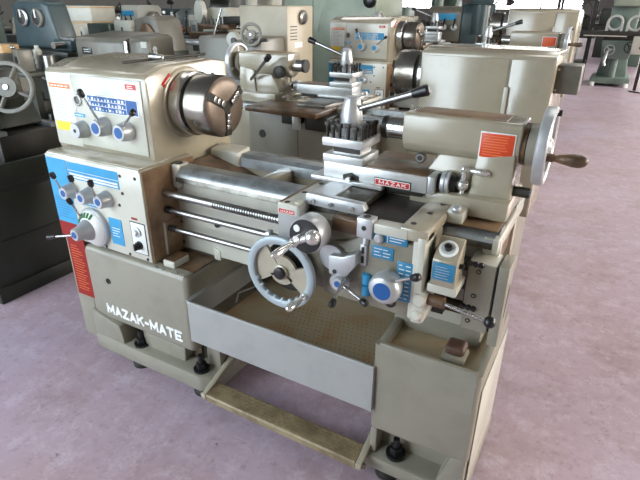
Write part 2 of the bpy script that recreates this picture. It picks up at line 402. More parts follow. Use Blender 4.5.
# --- spindle flange and chuck
b = MB('brightsteel')
b.lathe([(0, .112), (.002, .122), (.044, .122), (.050, .116)], (-1.452, 1.535, 1.162), (1, 0, 0), 56); part(b, 'spindle_flange', HEAD)
b = MB('dark'); b.cyl((-1.405, 1.535, 1.162), (-1.383, 1.535, 1.162), .100, seg=40)
b.use('chuck').lathe([(0, .108), (.003, .115), (.098, .115), (.106, .110)], (-1.386, 1.535, 1.162), (1, 0, 0), 64)
b.use('chuckface').lathe([(0, .1101), (.002, .109), (.010, .092), (.012, .05), (.012, .022), (.002, .020)], (-1.280, 1.535, 1.162), (1, 0, 0), 64)
b.use('dark').cyl((-1.2785, 1.535, 1.162), (-1.2676, 1.535, 1.162), .020, seg=28)
CHUCK = part(b, 'chuck')
for a in (31, 151, 271):
    b = MB('dark')
    b.X = Matrix.Translation((-1.28, 1.535, 1.162)) @ Matrix.Rotation(math.radians(a - 90), 4, 'X')   # local +Z points outwards
    b.box(.004, .0132, -.0155, .0155, .016, .108)
    b.use('brightsteel')
    for (q0, q1, h) in ((.024, .044, .020), (.047, .064, .016), (.067, .084, .013)): b.box(.006, h + .004, -.0105, .0105, q0, q1, .0015)
    part(b, 'chuck_jaw', CHUCK)
for a in (205, 325, 85):
    r = .1146; e = Vector((0, math.cos(math.radians(a)), math.sin(math.radians(a))))
    c = Vector((-1.335, 1.535, 1.162)) + e * r
    b = MB('steel'); b.ring(c, e, .009, .0025, .0022, 20, 6).use('black').box(c.x - .006, c.x + .006, c.y - .003, c.y + .003, c.z - .006, c.z + .006)
    part(b, 'chuck_socket', CHUCK)

# --- gearbox
b = MB('paint')
b.prism([(-1.988, .594), (-1.988, .955), (-1.975, .966), (-1.45, .966), (-1.438, .955), (-1.438, .585)], 'y', 1.225, 1.50, .006)
b.use('paint').box(-1.975, -1.45, 1.232, 1.34, .962, .9685, .002)
b.use('brownoil').box(-1.4385, -1.434, 1.232, 1.50, .588, .958)
GB = part(b, 'gearbox')
b = MB('cream'); b.box(-1.986, -1.4405, 1.2238, 1.2275, .592, .956, .001); part(b, 'front_plate', GB)  # paler skin, light on the gearbox front put into its colour
b = MB('cream'); b.use('brownoil').box(-1.437, -1.428, 1.30, 1.40, .598, .735, .003).use('cream').box(-1.437, -1.4265, 1.296, 1.304, .598, .738, .002)
b.use('dark').cyl((-1.43, 1.39, .71), (-1.424, 1.39, .71), .006, seg=10).cyl((-1.43, 1.39, .62), (-1.424, 1.39, .62), .006, seg=10)
part(b, 'side_door', GB)
b = MB('sky'); b.box(-1.984, -1.858, 1.222, 1.2255, .662, .944); bars(b, 'skyd', -1.975, -1.865, .68, .78, 1.222, 8, .3, .1, 1, .5)
b.use('dred').box(-1.984, -1.845, 1.222, 1.2255, .594, .662); part(b, 'thread_plate', GB, 'light blue plate over red')
b = MB('sky'); b.box(-1.852, -1.56, 1.222, 1.2255, .873, .942)
b.use('whitelabel').box(-1.845, -1.567, 1.2213, 1.2224, .878, .897)
b.use('skyd').box(-1.845, -1.567, 1.2212, 1.2224, .886, .889)
b.use('whitelabel').box(-1.852, -1.56, 1.2213, 1.2224, .9065, .9085)
part(b, 'feed_chart', GB, 'light blue feed chart')
b = MB('sky'); b.box(-1.82, -1.70, 1.222, 1.2255, .768, .80); bars(b, 'white', -1.815, -1.705, .771, .797, 1.222, 2, .3, .1, 3); part(b, 'blue_tag', GB)
b = MB('sky'); b.box(-1.655, -1.583, 1.222, 1.2255, .628, .742); bars(b, 'white', -1.647, -1.591, .66, .705, 1.222, 4, .22); part(b, 'oil_chart', GB)
for i, (x, z, t) in enumerate(((-1.795, .838, (-1.867, 1.165, .892)), (-1.702, .834, (-1.756, 1.165, .898)), (-1.604, .837, (-1.643, 1.165, .897)))):
    x0, z0 = (-1.845, -1.742, -1.640)[i], (.820, .818, .822)[i]
    b = MB('satin'); b.lathe([(0, .034), (.012, .034), (.02, .030), (.045, .028), (.05, .024)], (x0, 1.225, z0), (0, -1, 0), 28)
    b.use('blue').cyl((x0, 1.175, z0), (x0, 1.1737, z0), .014, seg=20)
    k = part(b, 'selector_knob', GB)
    lever((x0 - .01, 1.18, z0 + .012), (t[0] - (x - x0) * .0, t[1], t[2]), k, .004, .012, .03)
b = MB('satin'); c = (-1.745, 1.226, .680)
b.lathe([(0, .084), (.016, .084), (.020, .080)], c, (0, -1, 0), 48)
b.use('white').lathe([(0, .076), (.006, .074), (.022, .050), (.024, .045)], (c[0], 1.207, c[2]), (0, -1, 0), 48)
b.use('satin').lathe([(0, .046), (.016, .040), (.034, .030), (.060, .026), (.064, .022)], (c[0], 1.184, c[2]), (0, -1, 0), 36)
b.use('blue').cyl((c[0], 1.120, c[2]), (c[0], 1.1185, c[2]), .014, seg=20)
b.use('green')
for a in (70, 87, 104, 121, 138, 155):
    e = Vector((math.cos(math.radians(a)), 0, math.sin(math.radians(a)))); p = Vector((c[0], 1.1995, c[2])) + e * .058
    q0 = Vector((c[0], 1.199, c[2])) + e * .068; q1 = Vector((c[0], 1.186, c[2])) + e * .050
    b.cyl(q0, q1, .006, seg=8)
b.X = Matrix.Identity(4)
DIAL = part(b, 'feed_dial', GB)
lever((-1.77, 1.195, .705), (-1.802, 1.17, .794), DIAL, .005, .012, .03)
b = MB('brightsteel'); b.cyl((-1.755, 1.12, .678), (-1.872, 1.10, .652), .0055, .005, 12)
b.use('black').cyl((-1.845, 1.105, .658), (-1.885, 1.098, .649), .009, .011, 14); part(b, 'crank_handle', DIAL)
b = MB('black'); b.box(-1.534, -1.452, 1.2225, 1.2255, .616, .752, .001).use('whitelabel').box(-1.530, -1.456, 1.2212, 1.2235, .620, .748, .001); SW = part(b, 'switch_plate', GB)
b = MB('satin'); b.lathe([(0, .020), (.006, .020), (.008, .014)], (-1.496, 1.2215, .712), (0, -1, 0), 24).use('white').ball((-1.496, 1.213, .712), .010); part(b, 'pilot_lamp', SW)
b = MB('black'); b.lathe([(0, .018), (.010, .017), (.010, .012), (.022, .010)], (-1.494, 1.2215, .656), (0, -1, 0), 24).box(-1.499, -1.489, 1.192, 1.212, .642, .670, .002); part(b, 'rotary_switch', SW)
b = MB('dred'); b.box(-1.522, -1.488, 1.2235, 1.2255, .760, .769); part(b, 'red_tag', GB)
for x, z in ((-1.548, .929), (-1.468, .931), (-1.576, .807), (-1.699, .60), (-1.561, .60), (-1.462, .60), (-1.548, .86)):
    b = MB('dark'); b.cyl((x, 1.226, z), (x, 1.2215, z), .0065, seg=12); part(b, 'screw', GB)

# --- rods in front of the bed
def rod(name, z, r, x0, x1, extra=None):
    b = MB('steel'); b.cyl((x0, 1.325, z), (-1.185 if extra else x1, 1.325, z), r, seg=20)
    b.use('dark').cyl((-1.437, 1.325, z), (x0, 1.325, z), r * 1.25, seg=20) if x0 > -1.43 else None
    if extra: extra(b)
    b.use('dark').cyl((-.27, 1.325, z), (-.245, 1.325, z), r * 1.3, seg=16)
    return part(b, name)
def thread(b):
    b.use('steel'); x = -1.19
    pr = []
    while x < -.26:
        pr += [(x, .0115), (x + .003, .0165), (x + .006, .0165), (x + .009, .0115)]; x += .011
    b.lathe([(p[0] + 1.19, p[1]) for p in pr], (-1.19, 1.325, .853), (1, 0, 0), 20)
rod('lead_screw', .853, .0155, -1.435, -.25, thread)
rod('feed_rod', .785, .0115, -1.41, -.25)
rod('start_rod', .707, .0105, -1.39, -.25)
b = MB('satin'); b.lathe([(0, .012), (.004, .017), (.018, .017), (.022, .012)], (-.955, 1.325, .790), (1, 0, 0), 20); part(b, 'rod_collar')

# --- carriage: saddle
b = MB('paint')
SX0, SX1 = -.812, -.345
b.use('cream').box(SX0, -.742, 1.185, 1.45, .944, .980, .004).use('brownoil').box(SX0 + .003, -.800, 1.19, 1.44, .979, .981)
b.use('cream').box(-.762, -.742, 1.20, 1.44, .976, .983, .003)
b.use('traypaint').box(SX0, -.735, 1.186, 1.245, .84, .976, .004)
b.use('paint').box(-.425, -.345, 1.195, 1.45, .944, .980, .006)
b.use('cream').prism([(-.385, .70), (-.345, .70), (-.345, .972), (-.385, .972)], 'y', 1.197, 1.26, .008)
b.use('paint').box(SX0, SX1, 1.45, 1.67, .946, .975, .004)
b.box(-.74, -.42, 1.25, 1.45, .944, .955, .003)
b.use('cream').box(-.50, -.40, 1.192, 1.235, .945, .975, .004)
b.use('dark').box(-.60, -.425, 1.235, 1.45, .956, .972, .002)
b.use('cream').box(-.35, -.30, 1.37, 1.44, .945, .985, .008)
SAD = part(b, 'saddle')
for x, y in ((-.785, 1.20), (-.785, 1.30), (-.78, 1.40), (-.40, 1.235), (-.385, 1.33), (-.375, 1.42)):
    b = MB('dark'); b.cyl((x, y, .9795), (x, y, .9812), .0085, seg=14); part(b, 'screw', SAD)
b = MB('cream'); b.box(-.80, -.745, 1.1845, 1.1868, .973, .977)
b.use('red').box(-.806, -.752, 1.1835, 1.187, .949, .961).use('white').text('MAZAK', .006, -.799, 1.1836, .952, .006, .0032, .0012, .0005); part(b, 'maker_plate', SAD, 'small red plate')
b = MB('satin'); b.lathe([(0, .014), (.012, .014), (.016, .010)], (-.322, 1.375, .985), (0, -.4, 1), 16); part(b, 'oil_cap', SAD)

# --- apron
b = MB('apron')
b.prism([(-.80, .71), (-.345, .70), (-.345, .95), (-.80, .95)], 'y', 1.215, 1.345, .010)
b.prism([(-.66, .705), (-.37, .70), (-.37, .93), (-.52, .935), (-.58, .90), (-.66, .88)], 'y', 1.200, 1.24, .008)
b.use('cream').prism([(-.372, .695), (-.347, .695), (-.347, .96), (-.372, .96)], 'y', 1.192, 1.33, .006)
b.use('oily').box(-.64, -.53, 1.21, 1.30, .915, .962, .006)
APR = part(b, 'apron')
b = MB('skyd'); b.box(-.500, -.400, 1.1975, 1.202, .922, .948, .001).use('whitelabel').box(-.4585, -.457, 1.197, 1.199, .923, .947); bars(b, 'whitelabel', -.455, -.404, .927, .944, 1.1975, 2, .25)
PL = part(b, 'oil_plate', APR)
b = MB('satin'); b.lathe([(0, .014), (.012, .013), (.016, .008)], (-.481, 1.198, .933), (0, -1, 0), 20); part(b, 'pump_button', PL)
for n, (x0, x1, z0, z1, k) in (('thread_plate', (-.502, -.437, .870, .908, 3)), ('feed_plate', (-.424, -.374, .752, .876, 9))):
    b = MB('skyd'); b.box(x0, x1, 1.1975, 1.202, z0, z1, .001); bars(b, 'whitelabel', x0 + .005, x1 - .005, z0 + .004, z1 - .004, 1.1975, k, .22, .1, 2, .5); part(b, n, APR)
for z0 in (.738, .777):
    b = MB('sky'); b.lathe([(0, .010), (.002, .013), (.033, .013), (.035, .010)], (-.514, 1.199, z0), (0, 0, 1), 16); part(b, 'blue_sleeve', APR)
b = MB('satin'); c = (-.440, 1.20, .805)
b.lathe([(0, .038), (.03, .046), (.052, .046), (.062, .040), (.066, .034)], c, (0, -1, 0), 40).use('blue').cyl((c[0], 1.134, c[2]), (c[0], 1.1325, c[2]), .026, seg=28)
FD = part(b, 'feed_selector', APR)
lever((-.412, 1.155, .835), (-.350, 1.130, .876), FD, .0055, .012, .032)
b = MB('black'); b.ring((-.437, 1.199, .737), (0, 1, 0), .013, .004, .003, 24, 8); part(b, 'oil_gauge', APR)
b = MB('satin'); b.cyl((-.60, 1.21, .778), (-.585, 1.165, .778), .030, seg=28).lathe([(0, .026), (.012, .022), (.018, .018)], (-.585, 1.167, .779), (0, -1, 0), 24).use('blue').cyl((-.585, 1.149, .779), (-.585, 1.148, .779), .010, seg=16)
CL = part(b, 'clutch_knob', APR)
lever((-.565, 1.155, .80), (-.572, 1.10, .748), CL, .005, .011, .028)
lever((-.575, 1.16, .775), (-.487, 1.12, .765), CL, .005, .011, .028)
b = MB('satin'); b.cyl((-.625, 1.205, .840), (-.625, 1.185, .840), .040, seg=32)
b.use('satin').prism([(-.62, .80), (-.565, .80), (-.535, .845), (-.535, .885), (-.575, .865), (-.62, .86)], 'y', 1.160, 1.20, .004)
b.use('dark').cyl((-.60, 1.161, .812), (-.60, 1.158, .812), .007, seg=12)
part(b, 'half_nut_guard', APR)
b = MB('satin'); b.box(-.538, -.515, 1.19, 1.205, .835, .905, .006).use('black').box(-.531, -.522, 1.1885, 1.192, .845, .868, .002).box(-.531, -.522, 1.1885, 1.192, .876, .897, .002); part(b, 'slotted_bracket', APR)
b = MB('satin'); b.box(-.548, -.500, 1.185, 1.225, .925, .985, .004).use('dark').cyl((-.524, 1.205, .9845), (-.524, 1.205, .9865), .011, seg=14).cyl((-.524, 1.186, .957), (-.524, 1.183, .957), .007, seg=12).use('satin').ring((-.524, 1.186, .957), (0, 1, 0), .009, .002, .002, 16, 6).cyl((-.522, 1.20, .926), (-.522, 1.195, .905), .010, seg=14).use('black').cyl((-.522, 1.1945, .908), (-.522, 1.19, .906), .006, seg=10); part(b, 'locking_clamp', APR)
b = MB('cream'); b.prism([(-.374, .695), (-.335, .695), (-.328, .74), (-.332, .80), (-.374, .80)], 'y', 1.19, 1.28, .012, 3)
b.lathe([(0, .020), (.010, .020), (.016, .014)], (-.350, 1.195, .775), (0, -1, 0), 18).lathe([(0, .016), (.012, .016), (.018, .010)], (-.352, 1.195, .725), (0, -1, 0), 18)
part(b, 'worm_housing', APR)

# carriage handwheel
c = Vector((-.782, 1.150, .764))
b = MB('wheel'); b.ring(c, (0, 1, 0), .1095, .0135, .011, 64, 12)
for i in range(8):
    a = math.radians(205 + i * 17); b.ball(c + Vector((math.cos(a), .002, math.sin(a))) * .099, .0095, 12)
b.use('paint')
def web(a0, a1, r0, r1, n=10):
    q = [(c.x + math.cos(math.radians(a0 + (a1 - a0) * i / n)) * r1, c.z + math.sin(math.radians(a0 + (a1 - a0) * i / n)) * r1) for i in range(n + 1)]
    q += [(c.x + math.cos(math.radians(a1)) * r0, c.z + math.sin(math.radians(a1)) * r0), (c.x + math.cos(math.radians(a0)) * r0, c.z + math.sin(math.radians(a0)) * r0)]
    b.prism(q, 'y', c.y + .004, c.y + .014)
web(125, 212, .02, .100); web(-40, 22, .02, .100); web(20, 60, .02, .055); web(60, 120, .02, .055); web(200, 335, .015, .045)
b.lathe([(0, .026), (.014, .025), (.016, .022)], c + Vector((0, .012, 0)), (0, -1, 0), 28)
b.use('black').lathe([(-.008, .020), (.006, .019), (.008, .014)], c + Vector((0, -.008, 0)), (0, -1, 0), 24)
b.use('steel').cyl(c + Vector((0, .01, 0)), c + Vector((0, .08, 0)), .024, seg=20)
b.use('dark').cyl(c + Vector((0.0, .045, 0.0)), c + Vector((0, .05, 0)), .085, seg=40)
HW = part(b, 'carriage_handwheel', APR)
b = MB('chrome'); p = Vector((-.690, 1.140, .712)); b.cyl(p + Vector((0, .012, 0)), p + Vector((0, -.012, 0)), .011, seg=14).grip(p + Vector((0, -.008, 0)), p + Vector((-.012, -.085, -.008)), .013); part(b, 'handle', HW)

# cross slide dial and crank
c = Vector((-.672, 1.205, .926))
b = MB('satin'); b.lathe([(-.06, .018), (.03, .020), (.032, .052), (.036, .054), (.085, .0545), (.09, .052)], c, (0, -1, 0), 48)
b.use('black').lathe([(.0885, .051), (.094, .050), (.096, .012)], c, (0, -1, 0), 40)
b.use('white').cyl((c.x - .024, 1.111, c.z + .022), (c.x - .024, 1.107, c.z + .022), .0105, seg=18)
CD = part(b, 'cross_slide_dial', SAD)
b = MB('chrome'); q0 = Vector((-.648, 1.085, .938)); q1 = Vector((-.692, 1.085, .914))
b.cyl((c.x, 1.112, c.z), (c.x - .006, 1.075, c.z + .002), .013, seg=16).cyl(q0, q1, .0105, .009, 14).ball((-.634, 1.090, .941), .0225).ball(q1, .0145)
b.grip(q1 + Vector((0, -.006, 0)), q1 + Vector((-.014, -.088, -.010)), .0125); part(b, 'ball_crank', CD)

# cross slide
b = MB('worn')
b.box(-.735, -.565, 1.26, 1.76, .975, .996, .003)
b.use('satin').prism([(-.745, .972), (-.565, .966), (-.545, .985), (-.555, 1.004), (-.742, 1.006)], 'y', 1.235, 1.262, .003)
b.use('worn').prism([(-.735, .95), (-.60, .945), (-.56, .97), (-.735, .975)], 'y', 1.245, 1.28, .002)
b.use('ground').cyl((-.70, 1.455, .994), (-.70, 1.455, 1.008), .068, seg=40)
b.use('satin').prism([(1.262, .996), (1.262, 1.003), (1.39, 1.0), (1.39, .996)], 'x', -.735, -.66)
b.use('oily').box(-.76, -.32, 1.64, 1.90, .955, .982, .004).use('dark').box(-.79, -.66, 1.70, 1.84, .88, .952, .006).box(-.62, -.52, 1.70, 1.85, .90, .952, .006).use('satin').box(-.64, -.60, 1.84, 1.87, .88, .95, .004)
CS = part(b, 'cross_slide')
for x in (-.715, -.655, -.585):
    b = MB('brightsteel'); b.cyl((x, 1.237, .985), (x, 1.229, .985), .0065, seg=12); part(b, 'screw', CS)
b = MB('satin'); b.box(-.715, -.692, 1.378, 1.40, .972, 1.000, .003); part(b, 'swivel_nut', CS)

# compound slide
b = MB('ground')
b.box(-.772, -.425, 1.400, 1.515, 1.008, 1.060, .003)
b.use('oily').box(-.630, -.428, 1.406, 1.51, 1.058, 1.0635, .002)
b.use('ground').box(-.812, -.560, 1.384, 1.53, .998, 1.012, .003)
b.use('dark').box(-.56, -.44, 1.41, 1.51, .992, 1.01, .002)
b.use('satin').box(-.43, -.405, 1.405, 1.51, 1.005, 1.062, .006)
COMP = part(b, 'compound_slide')
b = MB('black'); b.box(-.592, -.472, 1.3975, 1.4005, 1.010, 1.036, .001).use('white').box(-.5895, -.4745, 1.3968, 1.3995, 1.0125, 1.0335, .0004).use('red').box(-.587, -.477, 1.396, 1.3985, 1.015, 1.031).use('white').text('MAZAK', .0095, -.574, 1.3960, 1.0183, .0115, .0065, .0021, .0005); part(b, 'name_plate', COMP, 'red name plate')
b = MB('dark'); b.prism([(-.70 + .02, 1.01), (-.645, 1.01), (-.645, 1.026), (-.672, 1.036), (-.70, 1.026), (-.70, 1.01)], 'y', 1.397, 1.401); b.use('brightsteel').cyl((-.672, 1.40, 1.018), (-.672, 1.372, 1.018), .0085, seg=16); part(b, 'clamp_screw', COMP)
b = MB('black'); zc = 1.038; yc = 1.455
b.cyl((-.408, yc, zc), (-.392, yc, zc), .024, seg=28).use('satin').lathe([(0, .032), (.003, .034), (.012, .034), (.013, .031), (.015, .031), (.016, .034), (.024, .034), (.026, .030)], (-.394, yc, zc), (1, 0, 0), 36).use('black').cyl((-.368, yc, zc), (-.350, yc, zc), .026, .022, 28)
CDI = part(b, 'compound_dial', COMP)
b = MB('chrome'); xc = -.333
b.cyl((-.35, yc, zc), (xc, yc, zc), .010, seg=14).ball((xc, yc, zc), .0185).cyl((xc, yc, zc - .045), (xc, yc, zc + .045), .0075, seg=12).ball((xc, yc, zc + .048), .0115).ball((xc, yc, zc - .046), .0145)
b.grip((xc + .004, yc, zc + .047), (xc + .074, yc, zc + .044), .0105); part(b, 'ball_crank', CDI)

# tool post
b = MB('ground')
b.box(-.774, -.634, 1.396, 1.524, 1.060, 1.086, .002).box(-.776, -.633, 1.394, 1.526, 1.113, 1.139, .002)
b.use('steel').box(-.748, -.652, 1.418, 1.50, 1.086, 1.113).use('dark').box(-.746, -.654, 1.4155, 1.502, 1.092, 1.112)
TP = part(b, 'tool_post')
for i, (x, y) in enumerate([(-.764, 1.408), (-.742, 1.407), (-.72, 1.407), (-.690, 1.406), (-.665, 1.407), (-.645, 1.41), (-.645, 1.435), (-.645, 1.460), (-.645, 1.485), (-.645, 1.512), (-.764, 1.44), (-.764, 1.475), (-.764, 1.51), (-.735, 1.514), (-.70, 1.514), (-.67, 1.514)]):
    b = MB('dark'); h = random.uniform(.026, .040)
    b.cyl((x, y, 1.138), (x, y, 1.139 + h), .0055, seg=10).box(x - .0072, x + .0072, y - .0072, y + .0072, 1.139 + h, 1.139 + h + .013, .001)
    part(b, 'tool_screw', TP)
b = MB('satin'); b.lathe([(0, .030), (.01, .032), (.04, .0345), (.065, .034), (.10, .0285), (.118, .0245), (.122, .020)], (-.705, 1.458, 1.139), (0, 0, 1), 32); NUT = part(b, 'clamp_nut', TP)
b = MB('steel'); b.cyl((-.69, 1.458, 1.222), (-.510, 1.462, 1.284), .0085, .0115, 14).use('black').lathe([(0, .0125), (.01, .0145), (.045, .0175), (.052, .012)], (-.512, 1.462, 1.2835), (.18, .004, .062), 16); part(b, 'clamp_lever', NUT)

# --- tailstock
ax, az = 1.535, 1.162
b = MB('paint')
prof = []
for i in range(9):
    a = PI + PI * i / 8; prof.append((ax + math.cos(a) * .068, az - .005 + math.sin(a) * .062))
prof += [(ax + .068, 1.218), (ax + .060, 1.228), (ax - .060, 1.228), (ax - .068, 1.218)]
b.prism(prof, 'x', -.538, -.193, .014, 3)
b.prism([(-.475, 1.0), (-.475, 1.03), (-.42, 1.115), (-.20, 1.115), (-.196, .99), (-.30, .98)], 'y', 1.478, 1.60, .012)
b.prism([(-.32, .985), (-.305, 1.13), (-.20, 1.15), (-.194, .985)], 'y', 1.462, 1.61, .010)
b.box(-.485, -.19, 1.425, 1.66, .9525, 1.012, .010)
b.use('brownoil').box(-.51, -.24, 1.482, 1.59, 1.2275, 1.2295, .0008)
TS = part(b, 'tailstock')
b = MB('brightsteel'); b.cyl((-.61, ax, az), (-.53, ax, az), .033, seg=32).use('dark').cyl((-.622, ax, az), (-.606, ax, az), .036, seg=32); part(b, 'quill', TS, 'polished steel quill')
b = MB('steel'); b.lathe([(0, .017), (.010, .017), (.014, .013)], (-.472, 1.472, 1.098), (0, -1, 0), 20).use('dark').cyl((-.472, 1.459, 1.098), (-.472, 1.4575, 1.098), .008, seg=12); part(b, 'quill_clamp', TS)
b = MB('white'); b.box(-.303, -.206, 1.4638, 1.4678, 1.124, 1.199, .001).use('orange').box(-.300, -.209, 1.4628, 1.466, 1.127, 1.196, .0005)
bars(b, 'orl', -.295, -.214, 1.132, 1.192, 1.4627, 8, .3, .08, 1, .35); part(b, 'warning_plate', TS, 'orange-red warning plate')
b = MB('oily'); b.cyl((-.197, ax, az), (-.182, ax, az), .060, seg=40).use('dark').cyl((-.183, ax, az), (-.178, ax, az), .058, seg=40).use('greypaint').lathe([(0, .060), (.024, .060), (.03, .052)], (-.179, ax, az), (1, 0, 0), 44); part(b, 'quill_dial', TS)
b = MB('satin')
b.ring((-.136, ax, az), (1, 0, 0), .100, .011, .016, 56, 10)
b.lathe([(0, .026), (.03, .026), (.036, .02)], (-.155, ax, az), (1, 0, 0), 28)
for a in (90, 210, 330):
    e = Vector((0, math.cos(math.radians(a)), math.sin(math.radians(a)))); b.cyl(Vector((-.136, ax, az)) + e * .02, Vector((-.136, ax, az)) + e * .098, .012, .010, 12)
b.use('greypaint').cyl((-.142, ax, az), (-.134, ax, az), .094, seg=48)
TW = part(b, 'tailstock_handwheel', TS)
b = MB('oily'); p = Vector((-.125, 1.455, 1.152)); b.cyl(p, p + Vector((.02, 0, 0)), .012, seg=14).grip(p + Vector((.014, 0, 0)), p + Vector((.105, 0, .0)), .0175); part(b, 'handle', TW, 'worn brown handle')
b = MB('black'); b.cyl((-.125, 1.56, 1.252), (-.112, 1.56, 1.252), .009, seg=12); part(b, 'knob', TW)
b = MB('dark'); b.cyl((-.205, 1.50, 1.03), (-.15, 1.50, 1.03), .016, seg=8).use('brightsteel').cyl((-.152, 1.50, 1.03), (-.146, 1.50, 1.03), .013, seg=12); part(b, 'clamp_bolt', TS)

# --- right hand rod bracket and bed end
b = MB('greypaint'); b.box(-.252, -.176, 1.300, 1.39, .655, .872, .004).use('cream').box(-.2515, -.1765, 1.305, 1.39, .868, .8745, .003).use('oily').box(-.256, -.25, 1.31, 1.40, .70, .86)
b.use('greypaint').box(-.170, -.142, 1.300, 1.40, .62, .876, .004)
b.use('cream').box(-.206, -.188, 1.345, 1.76, .885, .932, .005).use('cream').box(-.235, -.185, 1.37, 1.40, .87, .925, .006)
b.use('black').box(-.177, -.169, 1.31, 1.38, .66, .868)
BR = part(b, 'rod_bracket')
for x, z in ((-.222, .848), (-.226, .77), (-.232, .685)):
    b = MB('dark'); b.ring((x, 1.2995, z), (0, 1, 0), .0055, .002, .002, 14, 6).use('greypaint').cyl((x, 1.30, z), (x, 1.2985, z), .005, seg=10); part(b, 'screw', BR)
for z in (.876,):
    for x in (-.247, -.232, -.217): 
        b = MB('black'); b.cyl((x, 1.30, z - .004), (x, 1.292, z - .006), .0075, seg=12); part(b, 'hole_plug', BR)
for z in (.735,):
    for x in (-.25, -.235, -.22): 
        b = MB('black'); b.cyl((x, 1.302, z - .004), (x, 1.292, z - .006), .0075, seg=12); part(b, 'hole_plug', BR)
b = MB('dark'); b.prism([(1.335, .70), (1.345, .70), (1.375, .77), (1.365, .80), (1.35, .79)], 'x', -.1425, -.1412); part(b, 'hand_slot', BR)

# --- coolant control box
b = MB('paint'); b.prism([(1.205, .825), (1.205, .903), (1.268, .948), (1.285, .946), (1.285, .825)], 'x', -.330, -.262, .005)
b.use('cream').box(-.338, -.255, 1.205, 1.30, .80, .828, .006)
b.use('dark').box(-.36, -.30, 1.27, 1.36, .70, .90)
CB = part(b, 'control_box')
b = MB('skyd'); b.box(-.326, -.266, 1.2025, 1.206, .846, .898, .001); bars(b, 'greyprint', -.322, -.27, .85, .89, 1.2025, 5, .16); part(b, 'blue_plate', CB)
n = Vector((0, -.045, .063)).normalized(); p = Vector((-.297, 1.236, .927))
b = MB('white'); b.lathe([(0, .026), (.003, .026), (.004, .024)], p, n, 28).use('greyprint')
b.lathe([(.0035, .019), (.0046, .019), (.0048, .012)], p, n, 24).use('black').lathe([(.003, .011), (.016, .010), (.018, .006)], p, n, 16); part(b, 'dial', CB)
b = MB('black'); b.cyl((-.263, 1.235, .885), (-.25, 1.235, .885), .008, seg=12); part(b, 'side_screw', CB)

# --- start lever
b = MB('oily'); b.cyl((-.335, 1.215, .772), (-.285, 1.215, .772), .017, seg=18).use('brightsteel').cyl((-.29, 1.212, .773), (-.17, 1.20, .763), .0062, seg=12); SL = part(b, 'start_lever')
b = MB('black'); b.ball((-.157, 1.20, .762), .0165); part(b, 'knob', SL)
b = MB('pocket'); b.cyl((-.345, 1.325, .707), (-.245, 1.325, .707), .02, seg=16).cyl((-.32, 1.325, .72), (-.32, 1.22, .772), .013, seg=12); part(b, 'linkage', SL)

# --- foot brake
b = MB('treadle')
b.prism([(1.155, .085), (1.153, .094), (1.158, .100), (1.235, .106), (1.240, .10), (1.235, .096), (1.163, .09), (1.163, .07), (1.156, .07)], 'x', -1.165, -.505)
b.use('treadle')
for i in range(44):
    for j in range(5):
        x = -1.155 + i * .0148; y = 1.168 + j * .0145
        a = math.radians(40 if (i + j) % 2 else -40); z = .1008 + (y - 1.158) * .078
        b.X = Matrix.Translation((x, y, z)) @ Matrix.Rotation(a, 4, 'Z'); b.box(-.006, .006, -.0016, .0016, 0, .0022)
b.X = Matrix.Identity(4)
FB = part(b, 'foot_brake')
for x, s in ((-1.175, 1), (-.49, -1)):
    b = MB('paint'); b.prism([(1.15, .075), (1.15, .10), (1.20, .115), (1.36, .175), (1.40, .20), (1.40, .17), (1.35, .145), (1.20, .085)], 'x', x - .011, x + .011, .003)
    b.use('pocket').cyl((x - .02, 1.165, .088), (x + .02, 1.165, .088), .010, seg=12); part(b, 'brake_arm', FB)
b = MB('dark'); b.tube([(-1.18, 1.34, .19), (-1.13, 1.32, .21), (-1.10, 1.36, .28)], .010, 10).cyl((-1.18, 1.38, .185), (-.49, 1.38, .185), .011, seg=12); part(b, 'brake_shaft', FB)

# ---- rear details of the headstock (seen on the lathes standing back to back)
b = MB('greyprint'); b.use('greypaint').box(-1.86, -1.855, 1.789, 1.7915, .62, 1.275)
b.use('paint').box(-2.03, -1.862, 1.786, 1.794, .62, 1.280, .003).box(-1.852, -1.478, 1.786, 1.794, .62, 1.280, .003)
RC = part(b, 'rear_cover', HEAD)
b = MB('cream'); b.box(-1.866, -1.848, 1.792, 1.812, 1.04, 1.17, .006); part(b, 'latch', RC)
b = MB('satin'); b.lathe([(0, .012), (.01, .012), (.014, .007), (.03, .007), (.034, .01), (.045, .004)], (-1.70, 1.62, 1.31), (0, 0, 1), 16); part(b, 'oil_filler', HEAD)


# ------------------------------------------------------------------ chuck key lying on the headstock
KEY = thing('chuck_key', (-1.60, 1.50, 1.3155), 'steel T-handled chuck key lying on top of the foreground headstock', 'chuck key')
b = MB('dark'); b.cyl((-1.618, 1.375, 1.3165), (-1.565, 1.770, 1.3215), .0055, .0055, 12); b.build('cross_bar', KEY, (-1.60, 1.50, 1.3155))
b = MB('steel'); b.lathe([(-.012, .011), (-.008, .014), (.010, .014), (.016, .011), (.05, .009), (.052, .007)], (-1.600, 1.505, 1.329), (1, .1, 0), 18); b.build('socket', KEY, (-1.60, 1.50, 1.3155))

